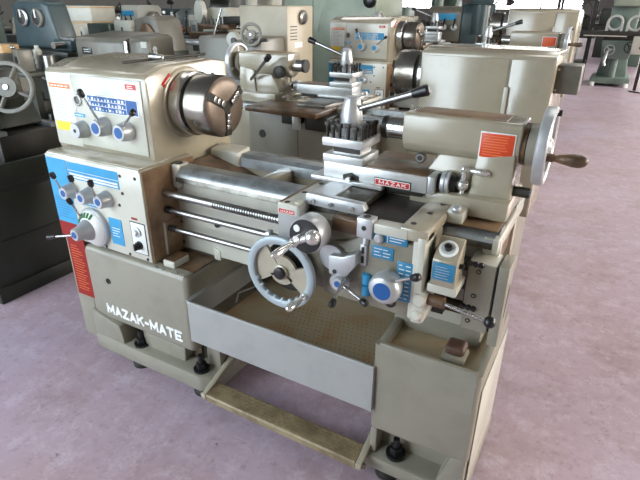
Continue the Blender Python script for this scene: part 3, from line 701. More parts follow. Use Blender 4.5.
# ------------------------------------------------------------------ the lathes behind
def stand(root, s, loc, rz, label):
    root.scale = (s, s, s); root.location = loc; root.rotation_euler = (0, 0, rz); root['label'] = label
    return root
def place(s, rz, tx, ty):
    """root position of a copy: scaled, turned by rz, then moved so the lathe's own (0,0) lands at tx,ty"""
    v = Matrix.Rotation(rz, 3, 'Z') @ (Vector(O) * s)
    return (v.x + tx, v.y + ty, 0)
S2, S3, S4 = 1.025, 1.08, 1.14
L2 = stand(copy_tree(LATHE), S2, place(S2, PI, -2.318, 2.661 + S2 * 1.535), PI, 'engine lathe back to back with the foreground one, grey box on its end')
L3 = stand(copy_tree(LATHE), S3, place(S3, 0, -.27, 3.13), 0, 'engine lathe in the second row, its dials and blue charts facing us')
L4 = stand(copy_tree(LATHE), S4, place(S4, PI, -2.76, 6.04 + S4 * 1.535), PI, 'farthest engine lathe, only its pale rear cover showing behind the second row')
def kid(root, name):
    return [c for c in root.children if c.name.split('.')[0] == name][0]
for c in L3.children_recursive:
    for sl in c.material_slots:
        if sl.material and sl.material.name == 'deep_blue_plate': sl.link = 'OBJECT'; sl.material = M['sky']
kid(L2, 'tailstock').location.x -= .09
for n in ('saddle', 'apron', 'cross_slide', 'compound_slide', 'tool_post'): kid(L2, n).location.x -= .22
def to_local(root, s, p):       # a world point in the frame of a lathe turned by 180 degrees
    return Vector(((p[0] - root.location.x) / -s, (p[1] - root.location.y) / -s, p[2] / s))
TS2 = kid(L2, 'tailstock')
b = MB('brightsteel'); b.cyl((-.30, 1.63, 1.08), (-.46, 1.70, 1.20), .009, seg=12).use('black').lathe([(0, .012), (.01, .016), (.045, .017), (.052, .010)], (-.455, 1.698, 1.196), (-.16, .07, .12), 14)
b.build('clamp_lever', TS2, O)
b = MB('dark'); b.lathe([(0, .034), (.03, .034), (.034, .026)], (-.49, 1.60, 1.13), (0, 1, 0), 24); b.build('clamp_boss', TS2, O)
b = MB('mgrey'); P0 = to_local(L2, S2, (-.235, 2.47, 1.175)); P1 = to_local(L2, S2, (-.137, 2.62, 1.292))
b.box(min(P0.x, P1.x), max(P0.x, P1.x), min(P0.y, P1.y), max(P0.y, P1.y), P0.z, P1.z, .004)
TB = b.build('terminal_box', L2, label='grey terminal box')
for z in (1.19, 1.275):
    b = MB('brightsteel'); q = to_local(L2, S2, (-.225, 2.470, z)); b.cyl(q, q + Vector((0, .004, 0)), .005, seg=10); b.build('screw', TB)

# ------------------------------------------------------------------ setting
def structure(b, name):
    o = b.build(name); o['kind'] = 'structure'; return o
m = bpy.data.materials.new('painted_concrete'); m.use_nodes = True; M['floor'] = m
nt = m.node_tree; bs = nt.nodes['Principled BSDF']; L = nt.links.new
tc = nt.nodes.new('ShaderNodeTexCoord')
def noise(sc_, det, ro=.6):
    n = nt.nodes.new('ShaderNodeTexNoise'); n.inputs['Scale'].default_value = sc_; n.inputs['Detail'].default_value = det; n.inputs['Roughness'].default_value = ro
    L(tc.outputs['Object'], n.inputs['Vector']); return n
def ramp(n, stops):
    r = nt.nodes.new('ShaderNodeValToRGB'); e = r.color_ramp.elements
    e[0].position, e[0].color = stops[0]; e[1].position, e[1].color = stops[-1]
    for p, c in stops[1:-1]: x = e.new(p); x.color = c
    L(n.outputs['Fac'], r.inputs['Fac']); return r
def mix(fac, a, c):
    x = nt.nodes.new('ShaderNodeMix'); x.data_type = 'RGBA'
    L(fac, x.inputs['Factor']); L(a, x.inputs['A']); L(c, x.inputs['B']); return x.outputs['Result']
def scaled(n, k):
    h = nt.nodes.new('ShaderNodeMath'); h.operation = 'MULTIPLY'; h.inputs[1].default_value = k; L(n.outputs['Color'], h.inputs[0]); return h.outputs[0]
def rgb(*c):
    n = nt.nodes.new('ShaderNodeRGB'); n.outputs[0].default_value = srgb(*c); return n.outputs[0]
base = ramp(noise(1.1, 5), [(.3, srgb(186, 170, 188)), (.5, srgb(180, 160, 174)), (.72, srgb(174, 150, 156))])
c1 = mix(scaled(ramp(noise(2.4, 9, .78), [(.48, (0, 0, 0, 1)), (.64, (1, 1, 1, 1))]), .55), base.outputs['Color'], rgb(150, 126, 124))
c1 = mix(scaled(ramp(noise(9, 9, .82), [(.50, (0, 0, 0, 1)), (.62, (1, 1, 1, 1))]), .5), c1, rgb(208, 196, 212))
c1 = mix(scaled(ramp(noise(22, 9, .85), [(.53, (0, 0, 0, 1)), (.63, (1, 1, 1, 1))]), .5), c1, rgb(132, 110, 112))
c1 = mix(scaled(ramp(noise(13, 6, .8), [(.64, (0, 0, 0, 1)), (.68, (1, 1, 1, 1))]), .8), c1, rgb(92, 74, 70))
L(c1, bs.inputs['Base Color']); bs.inputs['Roughness'].default_value = .42
n = noise(40, 4); bp = nt.nodes.new('ShaderNodeBump'); bp.inputs['Strength'].default_value = .2; bp.inputs['Distance'].default_value = .003
L(n.outputs['Fac'], bp.inputs['Height']); L(bp.outputs['Normal'], bs.inputs['Normal'])
b = MB('floor'); b.box(-22, 9, -2.5, 40, -.1, 0); structure(b, 'floor')
M['wall'] = mat('workshop_wall', srgb(120, 121, 116), .7, var=.15, scale=1.5)
def emis(name, col, k):
    m = bpy.data.materials.new(name); m.use_nodes = True; bb = m.node_tree.nodes['Principled BSDF']
    bb.inputs['Base Color'].default_value = (0.8, .8, .8, 1); bb.inputs['Emission Color'].default_value = col; bb.inputs['Emission Strength'].default_value = k; return m
M['day'] = emis('daylit_window', (.95, .98, 1, 1), 3.0)
M['dayback'] = emis('bright_back_window', (1, .99, .96, 1), 9.0)
M['frontfill'] = emis('added_front_glow', (.78, .91, 1, 1), 8.5)  # glow for unseen openings added to light the front faces
def wall_x(name, x, th, y0, y1, wins):        # a wall across X with windows, each window a thing of the setting
    b = MB('wall'); b.box(x, x + th, y0, y1, 0, 1.3).box(x, x + th, y0, y1, 4.2, 5.5)
    e = [y0] + [v for w_ in wins for v in w_] + [y1]
    for a, c in zip(e[::2], e[1::2]): b.box(x, x + th, a, c, 1.3, 4.2)
    structure(b, name)
def wall_y(name, y, th, x0, x1, wins, sill=1.3):
    b = MB('wall'); b.box(x0, x1, y, y + th, 0, sill).box(x0, x1, y, y + th, 4.2, 5.5)
    e = [x0] + [v for w_ in wins for v in w_] + [x1]
    for a, c in zip(e[::2], e[1::2]): b.box(a, c, y, y + th, sill, 4.2)
    structure(b, name)
NW = [0]
def window(x0, x1, y0, y1, ax, m='day', sill=1.3):
    NW[0] += 1; b = MB(m); n = 4
    if ax == 'x':
        b.box(x0, x1, y0, y1, 1.3, 4.2).use('dark')
        for i in range(n + 1): y = y0 + (y1 - y0) * i / n; b.box(x0 - .03, x1 + .03, y - .03, y + .03, 1.3, 4.2)
        b.box(x0 - .03, x1 + .03, y0, y1, 2.7, 2.76)
    else:
        b.box(x0, x1, y0, y1, sill, 4.2).use('dark')
        for i in range(n + 1): x = x0 + (x1 - x0) * i / n; b.box(x - .03, x + .03, y0 - .03, y1 + .03, sill, 4.2)
        b.box(x0, x1, y0 - .03, y1 + .03, 2.7, 2.76)
    structure(b, 'window_%d' % NW[0])
WR = [(2, 8), (10, 15), (18, 23), (27, 32)]
wall_x('wall_right', 9.0, .2, -2.5, 40, WR)
for a, c in WR: window(9.08, 9.12, a, c, 'x')
wall_x('wall_left', -22.2, .2, -2.5, 40, [])
WB = [(-18, -12), (-9, -3), (0, 6)]
wall_y('wall_back', 40, .2, -22, 9, WB)
for a, c in WB: window(a, c, 40.08, 40.12, 'y', 'dayback')
WF = [(-10.5, -6.6), (-5.4, -1.95)]  # unseen openings, placed for front-left light and glare
wall_y('wall_front', -2.5, .2, -22, 9, WF, .45)  # unseen wall, set close so its openings brighten the lathe
for a, c in WF: window(a, c, -2.42, -2.38, 'y', 'frontfill', .45)  # added glowing panes that fill the front openings

M['ceiling'] = mat('workshop_roof', srgb(84, 85, 84), .8, var=.2, scale=1)
b = MB('ceiling'); b.box(-22.2, 9.2, -2.5, 40.2, 5.5, 5.6); structure(b, 'ceiling')

# ------------------------------------------------------------------ other machines of the workshop
def bp_(b, name, parent, org, label=None): return b.build(name, parent, org, label)
def wheel(root, name, c, d, R, org, m='mgrey', spokes=3, hub=.3, sec=.09):
    b = MB(m); c = Vector(c); d = Vector(d).normalized(); u = d.orthogonal().normalized(); w_ = d.cross(u)
    b.ring(c, d, R * (1 - sec), R * sec, R * sec * .9, 40, 8).lathe([(-R * .18, R * hub), (R * .18, R * hub * .9)], c, d, 24)
    for i in range(spokes):
        e = u * math.cos(2 * PI * i / spokes + .5) + w_ * math.sin(2 * PI * i / spokes + .5); b.cyl(c + e * R * .15, c + e * R * .9, R * .1, R * .08, 10)
    b.use('brightsteel').cyl(c + d * R * .17, c + d * R * .24, R * .10, seg=14)
    return bp_(b, name, root, org)

# dark lathe at the left edge, seen from its tailstock end
o = (-3.2, 1.62, 0); T = thing('engine_lathe', o, 'dark oily lathe at the left edge with a big spoked handwheel', 'lathe')
b = MB('mdark'); b.box(-3.75, -2.70, 1.24, 2.05, .03, .62, .012).box(-3.75, -2.685, 1.225, 2.06, .0, .09, .006).box(-3.75, -2.69, 1.24, 2.05, .60, .66, .004).box(-3.75, -2.693, 1.25, 2.04, .33, .345); bp_(b, 'cabinet', T, o)
b = MB('mdark'); b.box(-3.75, -2.62, 1.14, 2.10, .655, .675).box(-2.64, -2.615, 1.14, 2.10, .655, .77, .004).box(-3.75, -2.62, 1.14, 1.165, .655, .76, .004).box(-3.75, -2.62, 2.08, 2.10, .655, .80, .004); bp_(b, 'chip_tray', T, o)
b = MB('dark'); b.box(-3.75, -2.72, 1.45, 1.80, .67, .88, .01).use('way').box(-3.75, -2.72, 1.46, 1.50, .88, .90).box(-3.75, -2.72, 1.75, 1.79, .88, .90); bp_(b, 'bed', T, o)
b = MB('mdark'); b.box(-3.15, -2.84, 1.52, 1.72, .98, 1.20, .03).prism([(-3.15, .90), (-2.80, .90), (-2.86, 1.02), (-3.12, 1.02)], 'y', 1.50, 1.76, .01).use('steel').cyl((-3.4, 1.62, 1.10), (-3.1, 1.62, 1.10), .03, seg=18); TT = bp_(b, 'tailstock', T, o)
wheel(TT, 'handwheel', (-2.785, 1.60, 1.108), (.55, -.8, .25), .135, o, 'mgrey', 4, .42)

# teal machine with two round dials
o = (-5.1, 3.5, 0); T = thing('gear_shaper', o, 'dark teal machine head with two round dials at the far left', 'machine tool')
b = MB('mteal'); b.prism([(-5.42, 1.10), (-4.70, 1.10), (-4.80, 1.50), (-4.88, 1.53), (-5.28, 1.53), (-5.36, 1.50)], 'y', 3.3, 3.52, .03, 3); H = bp_(b, 'head', T, o)
for x, m_ in ((-5.19, 'steel'), (-4.96, 'mgrey')):
    b = MB(m_); b.lathe([(0, .085), (.02, .085), (.03, .072)], (x, 3.3, 1.38), (0, -1, 0), 28).use('dark').lathe([(.029, .065), (.031, .06)], (x, 3.3, 1.38), (0, -1, 0), 28).use('white').box(x - .008, x + .008, 3.262, 3.27, 1.38, 1.45); bp_(b, 'dial', H, o)
b = MB('mdark'); b.box(-5.6, -4.42, 3.15, 3.7, 1.04, 1.10, .01).box(-5.3, -4.6, 3.3, 3.65, .05, 1.04, .03).box(-5.45, -4.45, 3.25, 3.7, 0, .08, .01); bp_(b, 'base', T, o)
b = MB('mteal'); b.box(-4.68, -4.42, 3.2, 3.5, 1.10, 1.20, .02).use('steel').cyl((-4.5, 3.2, 1.16), (-4.5, 3.08, 1.16), .03, seg=14).box(-4.62, -4.42, 3.25, 3.48, 1.20, 1.22); bp_(b, 'slide', T, o)
wheel(T, 'handwheel', (-4.75, 3.12, .95), (0, -1, .2), .11, o, 'steel')
o = (-4.85, 2.9, 0); b = MB('mdark'); b.box(-5.3, -4.25, 2.65, 3.0, .94, .98, .006)
for x in (-5.25, -4.3):
    for y in (2.7, 2.95): b.box(x - .03, x + .03, y - .03, y + .03, 0, .95)
b.box(-5.25, -4.3, 2.7, 2.95, .30, .33)
for i in range(9): b.use(random.choice(['dark', 'oily', 'mdark'])).box(-4.6 + i * .07, -4.55 + i * .07, 2.72, 2.93, .33, .33 + random.uniform(.2, .45), .01)
tag(b.build('work_table', origin=o), 'dark steel work table under the teal machine', 'table').location = o
o = (-4.88, 2.86, .98); T = thing('cardboard_box', o, 'tan cardboard box on the dark table at the left', 'box')
b = MB('wood'); b.box(-4.98, -4.79, 2.78, 2.94, .98, 1.17, .006); bp_(b, 'carton', T, o)
b = MB('mbeige'); b.box(-4.98, -4.79, 2.85, 2.87, 1.169, 1.172); bp_(b, 'tape', T, o)

# grey lathes behind the foreground headstock
o = (-3.5, 3.2, 0); T = thing('engine_lathe', o, 'grey lathe headstock with a dark nameplate behind the foreground headstock', 'lathe')
b = MB('mgrey'); b.prism([(3.0, .85), (3.0, 1.215), (3.03, 1.25), (3.42, 1.285), (3.46, 1.26), (3.46, .85)], 'x', -4.10, -3.50, .012).prism([(3.02, .85), (3.02, 1.235), (3.05, 1.262), (3.26, 1.285), (3.30, 1.26), (3.30, .85)], 'x', -3.47, -3.24, .014); H = bp_(b, 'headstock', T, o)
b = MB('mgrey'); b.box(-4.09, -3.26, 2.99, 3.29, 0, .86, .01); bp_(b, 'cabinet', T, o); T.location = (-3.56, 3.26, 0)
b = MB('brightsteel'); b.box(-3.50, -3.462, 2.992, 3.01, .9, 1.235, .004); bp_(b, 'trim_strip', H, o)
b = MB('black'); b.box(-4.02, -3.90, 2.996, 3.002, 1.115, 1.17, .001); bars(b, 'greyprint', -4.01, -3.91, 1.125, 1.16, 2.996, 2, .4); bp_(b, 'name_plate', H, o)
b = MB('mwhite'); b.box(-3.32, -3.26, 3.015, 3.022, 1.19, 1.235); bp_(b, 'label', H, o)
b = MB('black'); b.cyl((-3.36, 3.03, 1.10), (-3.36, 3.0, 1.10), .045, seg=24); bp_(b, 'dial', H, o)
o = (-4.1, 4.0, 0); T = thing('engine_lathe', o, 'grey lathe with a white switch box and oily gear end, second behind the headstock', 'lathe')
b = MB('mgrey'); b.prism([(-4.13, .9), (-4.13, 1.36), (-3.90, 1.40), (-3.80, 1.36), (-3.70, .9)], 'y', 3.85, 4.2, .02); bp_(b, 'headstock', T, o)
b = MB('oily'); b.prism([(-4.05, .95), (-4.05, 1.22), (-3.98, 1.32), (-3.90, 1.32), (-3.84, 1.26), (-3.76, .95)], 'y', 3.82, 3.86, .004); bp_(b, 'gear_end', T, o)
b = MB('mwhite'); b.box(-4.36, -4.12, 3.78, 3.95, 1.20, 1.345, .008).use('black').box(-4.25, -4.225, 3.777, 3.782, 1.22, 1.28); bp_(b, 'switch_box', T, o)
b = MB('mgreen'); b.box(-4.75, -4.40, 3.75, 4.1, 1.05, 1.31, .01); bp_(b, 'gear_cover', T, o)
b = MB('mdark'); b.box(-4.78, -3.72, 3.82, 4.2, 0, 1.05, .01).use('steel').cyl((-4.75, 3.9, 1.15), (-4.5, 3.9, 1.15), .03, seg=14); bp_(b, 'bed', T, o); T.location = (-4.55, 4.26, 0)

# white turret machine
o = (-3.85, 4.6, 0); T = thing('turret_lathe', o, 'off-white machine with rusty brown slides between the headstock and beige cabinet', 'machine tool')
b = MB('mwhite'); b.prism([(-4.10, 0), (-3.60, 0), (-3.62, .9), (-3.70, 1.12), (-3.66, 1.38), (-3.72, 1.47), (-3.98, 1.47), (-4.05, 1.30), (-4.16, 1.05), (-4.12, .6)], 'y', 4.55, 5.0, .02); bp_(b, 'column', T, o)
b = MB('mwhite'); b.lathe([(-.03, .13), (.03, .13), (.04, .10)], (-4.02, 4.46, 1.42), (-.5, -1, 0), 30); bp_(b, 'pulley', T, o)
b = MB('oily'); b.box(-4.0, -3.25, 4.2, 4.62, 1.14, 1.20, .008).box(-3.9, -3.45, 4.25, 4.6, 1.24, 1.29, .006).use('dark').box(-3.95, -3.2, 4.3, 4.62, .70, 1.14, .01).box(-3.55, -3.1, 4.3, 4.6, 1.30, 1.38, .01); bp_(b, 'slide', T, o)
b = MB('brightsteel'); b.cyl((-3.62, 4.2, 1.16), (-3.52, 4.25, 1.46), .012, seg=10); bp_(b, 'lever', T, o)
b = MB('brightsteel'); b.cyl((-3.3, 4.25, 1.27), (-3.0, 4.25, 1.27), .022, seg=14); bp_(b, 'spindle', T, o)
b = MB('black'); 
for i in range(7): b.cyl((-3.90 + i * .06, 4.4, 1.29), (-3.92 + i * .065, 4.4, 1.34 + random.uniform(0, .05)), .012, seg=8)
bp_(b, 'tool_bits', T, o)

T.location = (-4.45, 5.35, 0)

# beige grinder with a louvred cabinet
o = (-2.62, 3.9, 0); T = thing('surface_grinder', o, 'beige machine cabinet with vent louvres and a small white label', 'machine tool')
b = MB('mbeige'); b.box(-2.80, -2.335, 3.62, 4.02, .0, 1.505, .012); CBN = bp_(b, 'cabinet', T, o)
b = MB('mgrey'); b.box(-2.98, -2.36, 3.30, 3.63, .0, 1.285, .02); bp_(b, 'bed', T, o)
b = MB('dark')
for i in range(5): b.box(-2.336, -2.332, 3.66, 3.76, 1.255 + i * .024, 1.262 + i * .024)
bp_(b, 'louvres', CBN, o)
b = MB('steel'); b.lathe([(0, .055), (.02, .055), (.03, .042)], (-2.335, 3.84, 1.42), (1, 0, 0), 24).use('dark').cyl((-2.306, 3.84, 1.42), (-2.303, 3.84, 1.42), .030, seg=20); bp_(b, 'shaft_boss', CBN, o)
b = MB('white'); b.box(-2.3355, -2.333, 3.72, 3.84, 1.195, 1.235); bp_(b, 'label', CBN, o)
wheel(T, 'handwheel', (-2.43, 3.27, 1.31), (.35, -1, .1), .085, o, 'mgrey', 3, .45, .14)
b = MB('mwhite'); b.lathe([(0, .055), (.04, .055), (.05, .04)], (-2.60, 3.30, 1.27), (0, -1, 0), 24).use('black').cyl((-2.575, 3.25, 1.265), (-2.575, 3.235, 1.265), .022, seg=14); bp_(b, 'dial', T, o)
b = MB('black'); b.cyl((-2.40, 3.30, 1.27), (-2.30, 3.30, 1.275), .012, seg=10); bp_(b, 'lever', T, o)

# pale green machine behind the second-row headstock
o = (-3.5, 6.6, 0); T = thing('gear_hobber', o, 'big pale green machine cover behind the second-row dials', 'machine tool')
b = MB('mpale'); b.box(-4.05, -2.72, 6.2, 7.1, 0, 1.66, .03); CV = bp_(b, 'cover', T, o)
b = MB('black'); b.lathe([(0, .08), (.04, .08), (.06, .05)], (-2.80, 6.2, 1.56), (0, -1, 0), 28); bp_(b, 'motor_end', T, o)
b = MB('dark'); b.cyl((-3.2, 6.2, 1.18), (-3.2, 6.19, 1.18), .03, seg=16).box(-3.605, -3.60, 6.195, 6.202, .2, 1.62); bp_(b, 'cover_lock', CV, o)
b = MB('mpale'); b.tube([(-3.5, 6.15, 1.2), (-3.42, 6.12, 1.45), (-3.35, 6.15, 1.66)], .008, 8); bp_(b, 'cable', T, o)

# milling machine at the right, beyond the aisle
o = (-.15, 12.9, 0); T = thing('milling_machine', o, 'grey-green milling machine across the aisle at upper right', 'machine tool')
b = MB('millgreen'); b.box(-.52, .22, 12.5, 13.4, .05, .17, .02)
for x in (-.46, .16): b.use('white').cyl((x, 12.52, 0), (x, 12.52, .08), .05, seg=14).use('millgreen')
for x in (-.46, .16): b.use('dark').cyl((x, 13.3, 0), (x, 13.3, .08), .05, seg=14).use('millgreen')
bp_(b, 'base', T, o)
b = MB('millgreen'); b.prism([(-.44, .15), (.14, .15), (.10, .5), (.12, 2.0), (-.40, 2.0), (-.40, .5)], 'y', 12.85, 13.4, .03); bp_(b, 'column', T, o)
b = MB('millgreen'); b.prism([(-.40, .55), (.10, .55), (.14, .90), (-.44, .90)], 'y', 12.45, 12.95, .02).cyl((-.15, 12.65, .15), (-.15, 12.65, .56), .08, seg=18); KN = bp_(b, 'knee', T, o)
b = MB('dark'); b.box(-.95, .65, 12.40, 12.78, .98, 1.07, .01).use('cream').box(-.80, -.02, 12.395, 12.40, .97, .99); bp_(b, 'table', T, o)
b = MB('dark'); b.box(-.44, .14, 12.5, 12.9, .90, .98, .01); bp_(b, 'saddle', T, o)
wheel(KN, 'handwheel', (-.27, 12.38, .72), (0, -1, 0), .10, o, 'satin'); wheel(KN, 'handwheel', (.08, 12.38, .78), (0, -1, 0), .11, o, 'dark')
b = MB('satin'); b.tube([(-.30, 12.4, .70), (-.33, 12.3, .5), (-.30, 12.3, .42)], .03, 10); bp_(b, 'crank', KN, o)
b = MB('mpale'); b.box(-.38, .20, 12.4, 13.5, 1.52, 1.85, .05); bp_(b, 'overarm', T, o)
for x in (-.28, .08):
    b = MB('greyprint'); b.ring((x, 12.56, 1.22), (0, 1, 0), .13, .025, .05, 30, 8).box(x - .155, x - .105, 12.51, 12.61, 1.07, 1.22).box(x + .105, x + .155, 12.51, 12.61, 1.07, 1.22); bp_(b, 'arbor_support', T, o)
o = (.35, 12.15, 0); b = MB('mwhite'); b.box(.10, .42, 12.02, 12.16, .68, 1.0, .01).use('black').cyl((.26, 12.02, .80), (.26, 12.01, .80), .03, seg=14)
b.use('dark').box(.30, .36, 12.16, 12.20, 0, .9)
tag(b.build('control_panel', origin=o), 'white control panel on a post at the right edge', 'control panel').location = o
o = (.5, 11.9, .012); b = MB('black'); b.tube([(.24, 11.96, .012), (.26, 11.9, .012), (.45, 11.8, .012), (.9, 11.9, .012), (1.4, 11.6, .012)], .012, 8)
tag(b.build('power_cable', origin=o), 'black cable lying on the floor by the milling machine', 'cable').location = o
o = (-1.15, 13.2, 0); T = thing('steel_rack', o, 'dark open steel rack left of the milling machine with yellow and grey jars', 'rack')
b = MB('dark')
for x in (-1.42, -.72):
    for y in (12.9, 13.5): b.box(x - .025, x + .025, y - .025, y + .025, 0, 1.75)
b.tube([(-1.40, 12.9, .9), (-1.15, 12.9, .35), (-.75, 12.9, .05)], .03, 8); bp_(b, 'frame', T, o)
for z in (.40, 1.05, 1.62):
    b = MB('dark'); b.box(-1.44, -.70, 12.88, 13.52, z, z + .03); bp_(b, 'shelf', T, o)
for x, h, m_, w_, nm in ((-1.28, .30, 'yellow', .07, 'yellow jar on the top shelf of the dark rack'), (-1.06, .24, 'greyprint', .08, 'pale grey jar on the dark rack beside the yellow one'), (-.86, .28, 'dark', .09, 'dark can on the dark rack, right of the grey jar')):
    b = MB(m_); b.lathe([(0, w_), (h * .75, w_), (h * .88, w_ * .6), (h, w_ * .6)], (0, 0, 0), (0, 0, 1), 18)
    oo = tag(b.build('jar'), nm, 'jar', 'jars on the steel rack'); oo.location = (x, 13.15, 1.08)
o = (-1.1, 13.05, .43); b = MB('greyprint'); b.box(-1.26, -.92, 12.95, 13.3, .43, .75, .01); tag(b.build('parts_bin', origin=o), 'pale grey bin on the lower shelf of the dark rack', 'bin').location = o

# far rows of machines
def far_lathe(x, y, rz, s, pm, label, m2='dark'):
    """generic centre lathe"""
    T = thing('centre_lathe', (x, y, 0), label, 'lathe', rz)
    T.scale = (s, s, s)
    def P(b, n, p=None): return b.build(n, p or T)
    b = MB(pm); b.box(-.95, -.45, -.28, .28, 0, .78, .015); P(b, 'pedestal')
    b = MB(pm); b.box(.45, .90, -.26, .26, 0, .78, .015); P(b, 'pedestal')
    b = MB('dark'); b.box(-.42, .42, -.34, .30, .52, .56).box(-.42, .42, -.34, -.32, .56, .64); P(b, 'chip_tray')
    b = MB('steel'); b.cyl((-.45, -.24, .80), (.8, -.24, .80), .014, seg=10); P(b, 'lead_screw')
    b = MB('dark'); b.tube([(-.2, .24, .9), (-.2, .28, 1.35), (-.05, .15, 1.52), (.05, 0, 1.45)], .012, 8).lathe([(0, .03), (.08, .06)], (.05, 0, 1.45), (.3, -.3, -.8), 14); P(b, 'work_lamp')
    b = MB(m2); b.box(-.95, .92, -.17, .17, .72, .92, .01).use('way').box(-.45, .92, -.16, -.12, .92, .935).box(-.45, .92, .12, .16, .92, .935); P(b, 'bed')
    b = MB(pm); b.prism([(-.28, .90), (-.28, 1.28), (-.22, 1.34), (.22, 1.34), (.28, 1.28), (.28, .90)], 'x', -.95, -.45, .015); H = P(b, 'headstock')
    for i in range(3):
        b = MB('satin'); b.lathe([(0, .045), (.04, .04), (.05, .03)], (-.85 + i * .14, -.28, 1.08), (0, -1, 0), 18).use('black').cyl((-.85 + i * .14, -.33, 1.08), (-.82 + i * .14, -.36, 1.19), .011, seg=8); P(b, 'dial', H)
    b = MB('sky'); b.box(-.88, -.55, -.284, -.279, 1.17, 1.25); P(b, 'chart', H)
    b = MB('chuck'); b.lathe([(0, .07), (.03, .07), (.031, .115), (.13, .115), (.14, .1)], (-.45, 0, 1.13), (1, 0, 0), 28); P(b, 'chuck')
    b = MB(m2); b.box(-.1, .28, -.30, .22, .93, .98, .008).box(-.08, .26, -.34, -.20, .62, .94, .01).use('steel').box(.02, .18, -.16, .10, .98, 1.04, .005).box(.04, .16, -.10, .02, 1.04, 1.14, .005).use('satin').cyl((.10, -.04, 1.14), (.10, -.04, 1.24), .025, seg=14).use('black').cyl((.10, -.04, 1.2), (.26, -.02, 1.28), .012, seg=8); C_ = P(b, 'carriage')
    wheel(C_, 'handwheel', (0, -.37, .80), (0, -1, 0), .10, (0, 0, 0), 'satin')
    b = MB(pm); b.box(.48, .78, -.07, .07, 1.04, 1.20, .02).prism([(.46, .93), (.80, .93), (.74, 1.06), (.52, 1.06)], 'y', -.10, .10, .01).use('steel').cyl((.36, 0, 1.13), (.5, 0, 1.13), .03, seg=16); TT = P(b, 'tailstock')
    wheel(TT, 'handwheel', (.83, 0, 1.13), (1, 0, 0), .11, (0, 0, 0), 'steel')
    return T
def far_mill(x, y, rz, s, pm, label):
    T = thing('knee_mill', (x, y, 0), label, 'machine tool', rz); T.scale = (s, s, s)
    def P(b, n, p=None): return b.build(n, p or T)
    b = MB(pm); b.box(-.35, .35, -.55, .45, 0, .14, .02); P(b, 'base')
    b = MB(pm); b.prism([(-.05, .12), (-.02, 1.5), (.05, 1.62), (.40, 1.62), (.45, .12)], 'x', -.22, .22, .03); P(b, 'column')
    b = MB(pm); b.prism([(-.50, .62), (-.50, .82), (-.02, .88), (-.02, .45)], 'x', -.18, .18, .015); K = P(b, 'knee')
    b = MB('steel'); b.box(-.62, .62, -.50, -.20, .94, 1.02, .008).use('dark').box(-.2, .2, -.48, -.18, .86, .94, .01); P(b, 'table')
    b = MB(pm); b.box(-.14, .14, -.55, .30, 1.60, 1.82, .04).cyl((0, -.42, 1.25), (0, -.42, 1.9), .11, seg=20).use('steel').cyl((0, -.42, 1.1), (0, -.42, 1.26), .04, seg=14); P(b, 'head')
    wheel(K, 'handwheel', (0, -.54, .72), (0, -1, 0), .11, (0, 0, 0), 'satin')
    return T
far_lathe(-7.4, 6.3, 0, 1.0, 'mgreen', 'dark grey-green lathe in the row behind the grey switch-box lathe', 'oily')
far_lathe(-10.3, 6.0, .1, 1.05, 'mbeige', 'tan lathe far back at the upper left edge')
far_lathe(-7.6, 7.7, 0, 1.1, 'mwhite', 'off-white lathe in a distant row above the foreground headstock', 'oily')
far_lathe(-4.5, 8.9, 0, 1.12, 'mgrey', 'grey lathe far behind the beige cabinet', 'oily')
far_lathe(-9.6, 9.2, PI, 1.05, 'mteal', 'teal lathe in a distant row at the upper left')
far_mill(-5.6, 6.7, .2, 1.0, 'mdark', 'dark knee milling machine rising behind the white turret machine')
far_mill(-8.6, 4.6, -.2, .95, 'mgreen', 'grey-green knee milling machine beside the stacked crates')
far_mill(-6.3, 8.9, .1, 1.0, 'mwhite', 'white knee milling machine in the back rows above the chuck')
far_lathe(-1.7, 8.6, 0, 1.12, 'mgrey', 'grey lathe behind the farthest rear cover, centre of the back rows', 'oily')
far_mill(-3.1, 10.2, 0, 1.0, 'mgreen', 'grey-green knee milling machine in the back rows at top centre')
far_mill(-1.75, 7.3, .3, .95, 'mteal', 'teal knee milling machine above the second-row carriage')
far_lathe(.9, 17.5, 0, 1.1, 'mgreen', 'grey-green lathe beyond the milling machine at the right')
far_lathe(-1.4, 20, PI, 1.1, 'mdark', 'dark lathe far down the aisle at the right')
far_mill(-8.2, 11.5, 0, 1.0, 'mdark', 'dark knee milling machine in the last row at the upper left')
far_lathe(-5.4, 11.8, PI, 1.1, 'mgreen', 'dark green lathe in the last row above the beige cabinet')
for i, (x, y, m_, lab) in enumerate(((-6.9, 5.25, 'wood', 'pale wooden crate stacked lowest behind the teal machine'), (-6.87, 5.25, 'mbeige', 'tan crate in the middle of the stack behind the teal machine'), (-6.93, 5.25, 'mwhite', 'cream crate on top of the stack behind the teal machine'))):
    T = thing('crate', (x, y, .90 + i * .19), lab, 'crate', .1 * i)
    b = MB(m_); b.box(-.42, .42, -.25, .25, 0, .19, .006); b.build('box', T)
    b = MB('wood'); b.box(-.43, .43, -.255, .255, .165, .18); b.build('batten', T)
o = (-6.9, 5.25, 0); b = MB('dark'); b.box(-7.5, -6.3, 4.95, 5.55, .86, .90)
for x in (-7.45, -6.35):
    for y in (5.0, 5.5): b.box(x - .03, x + .03, y - .03, y + .03, 0, .87)
tag(b.build('bench', origin=o), 'dark bench carrying the stack of crates behind the teal machine', 'bench').location = o

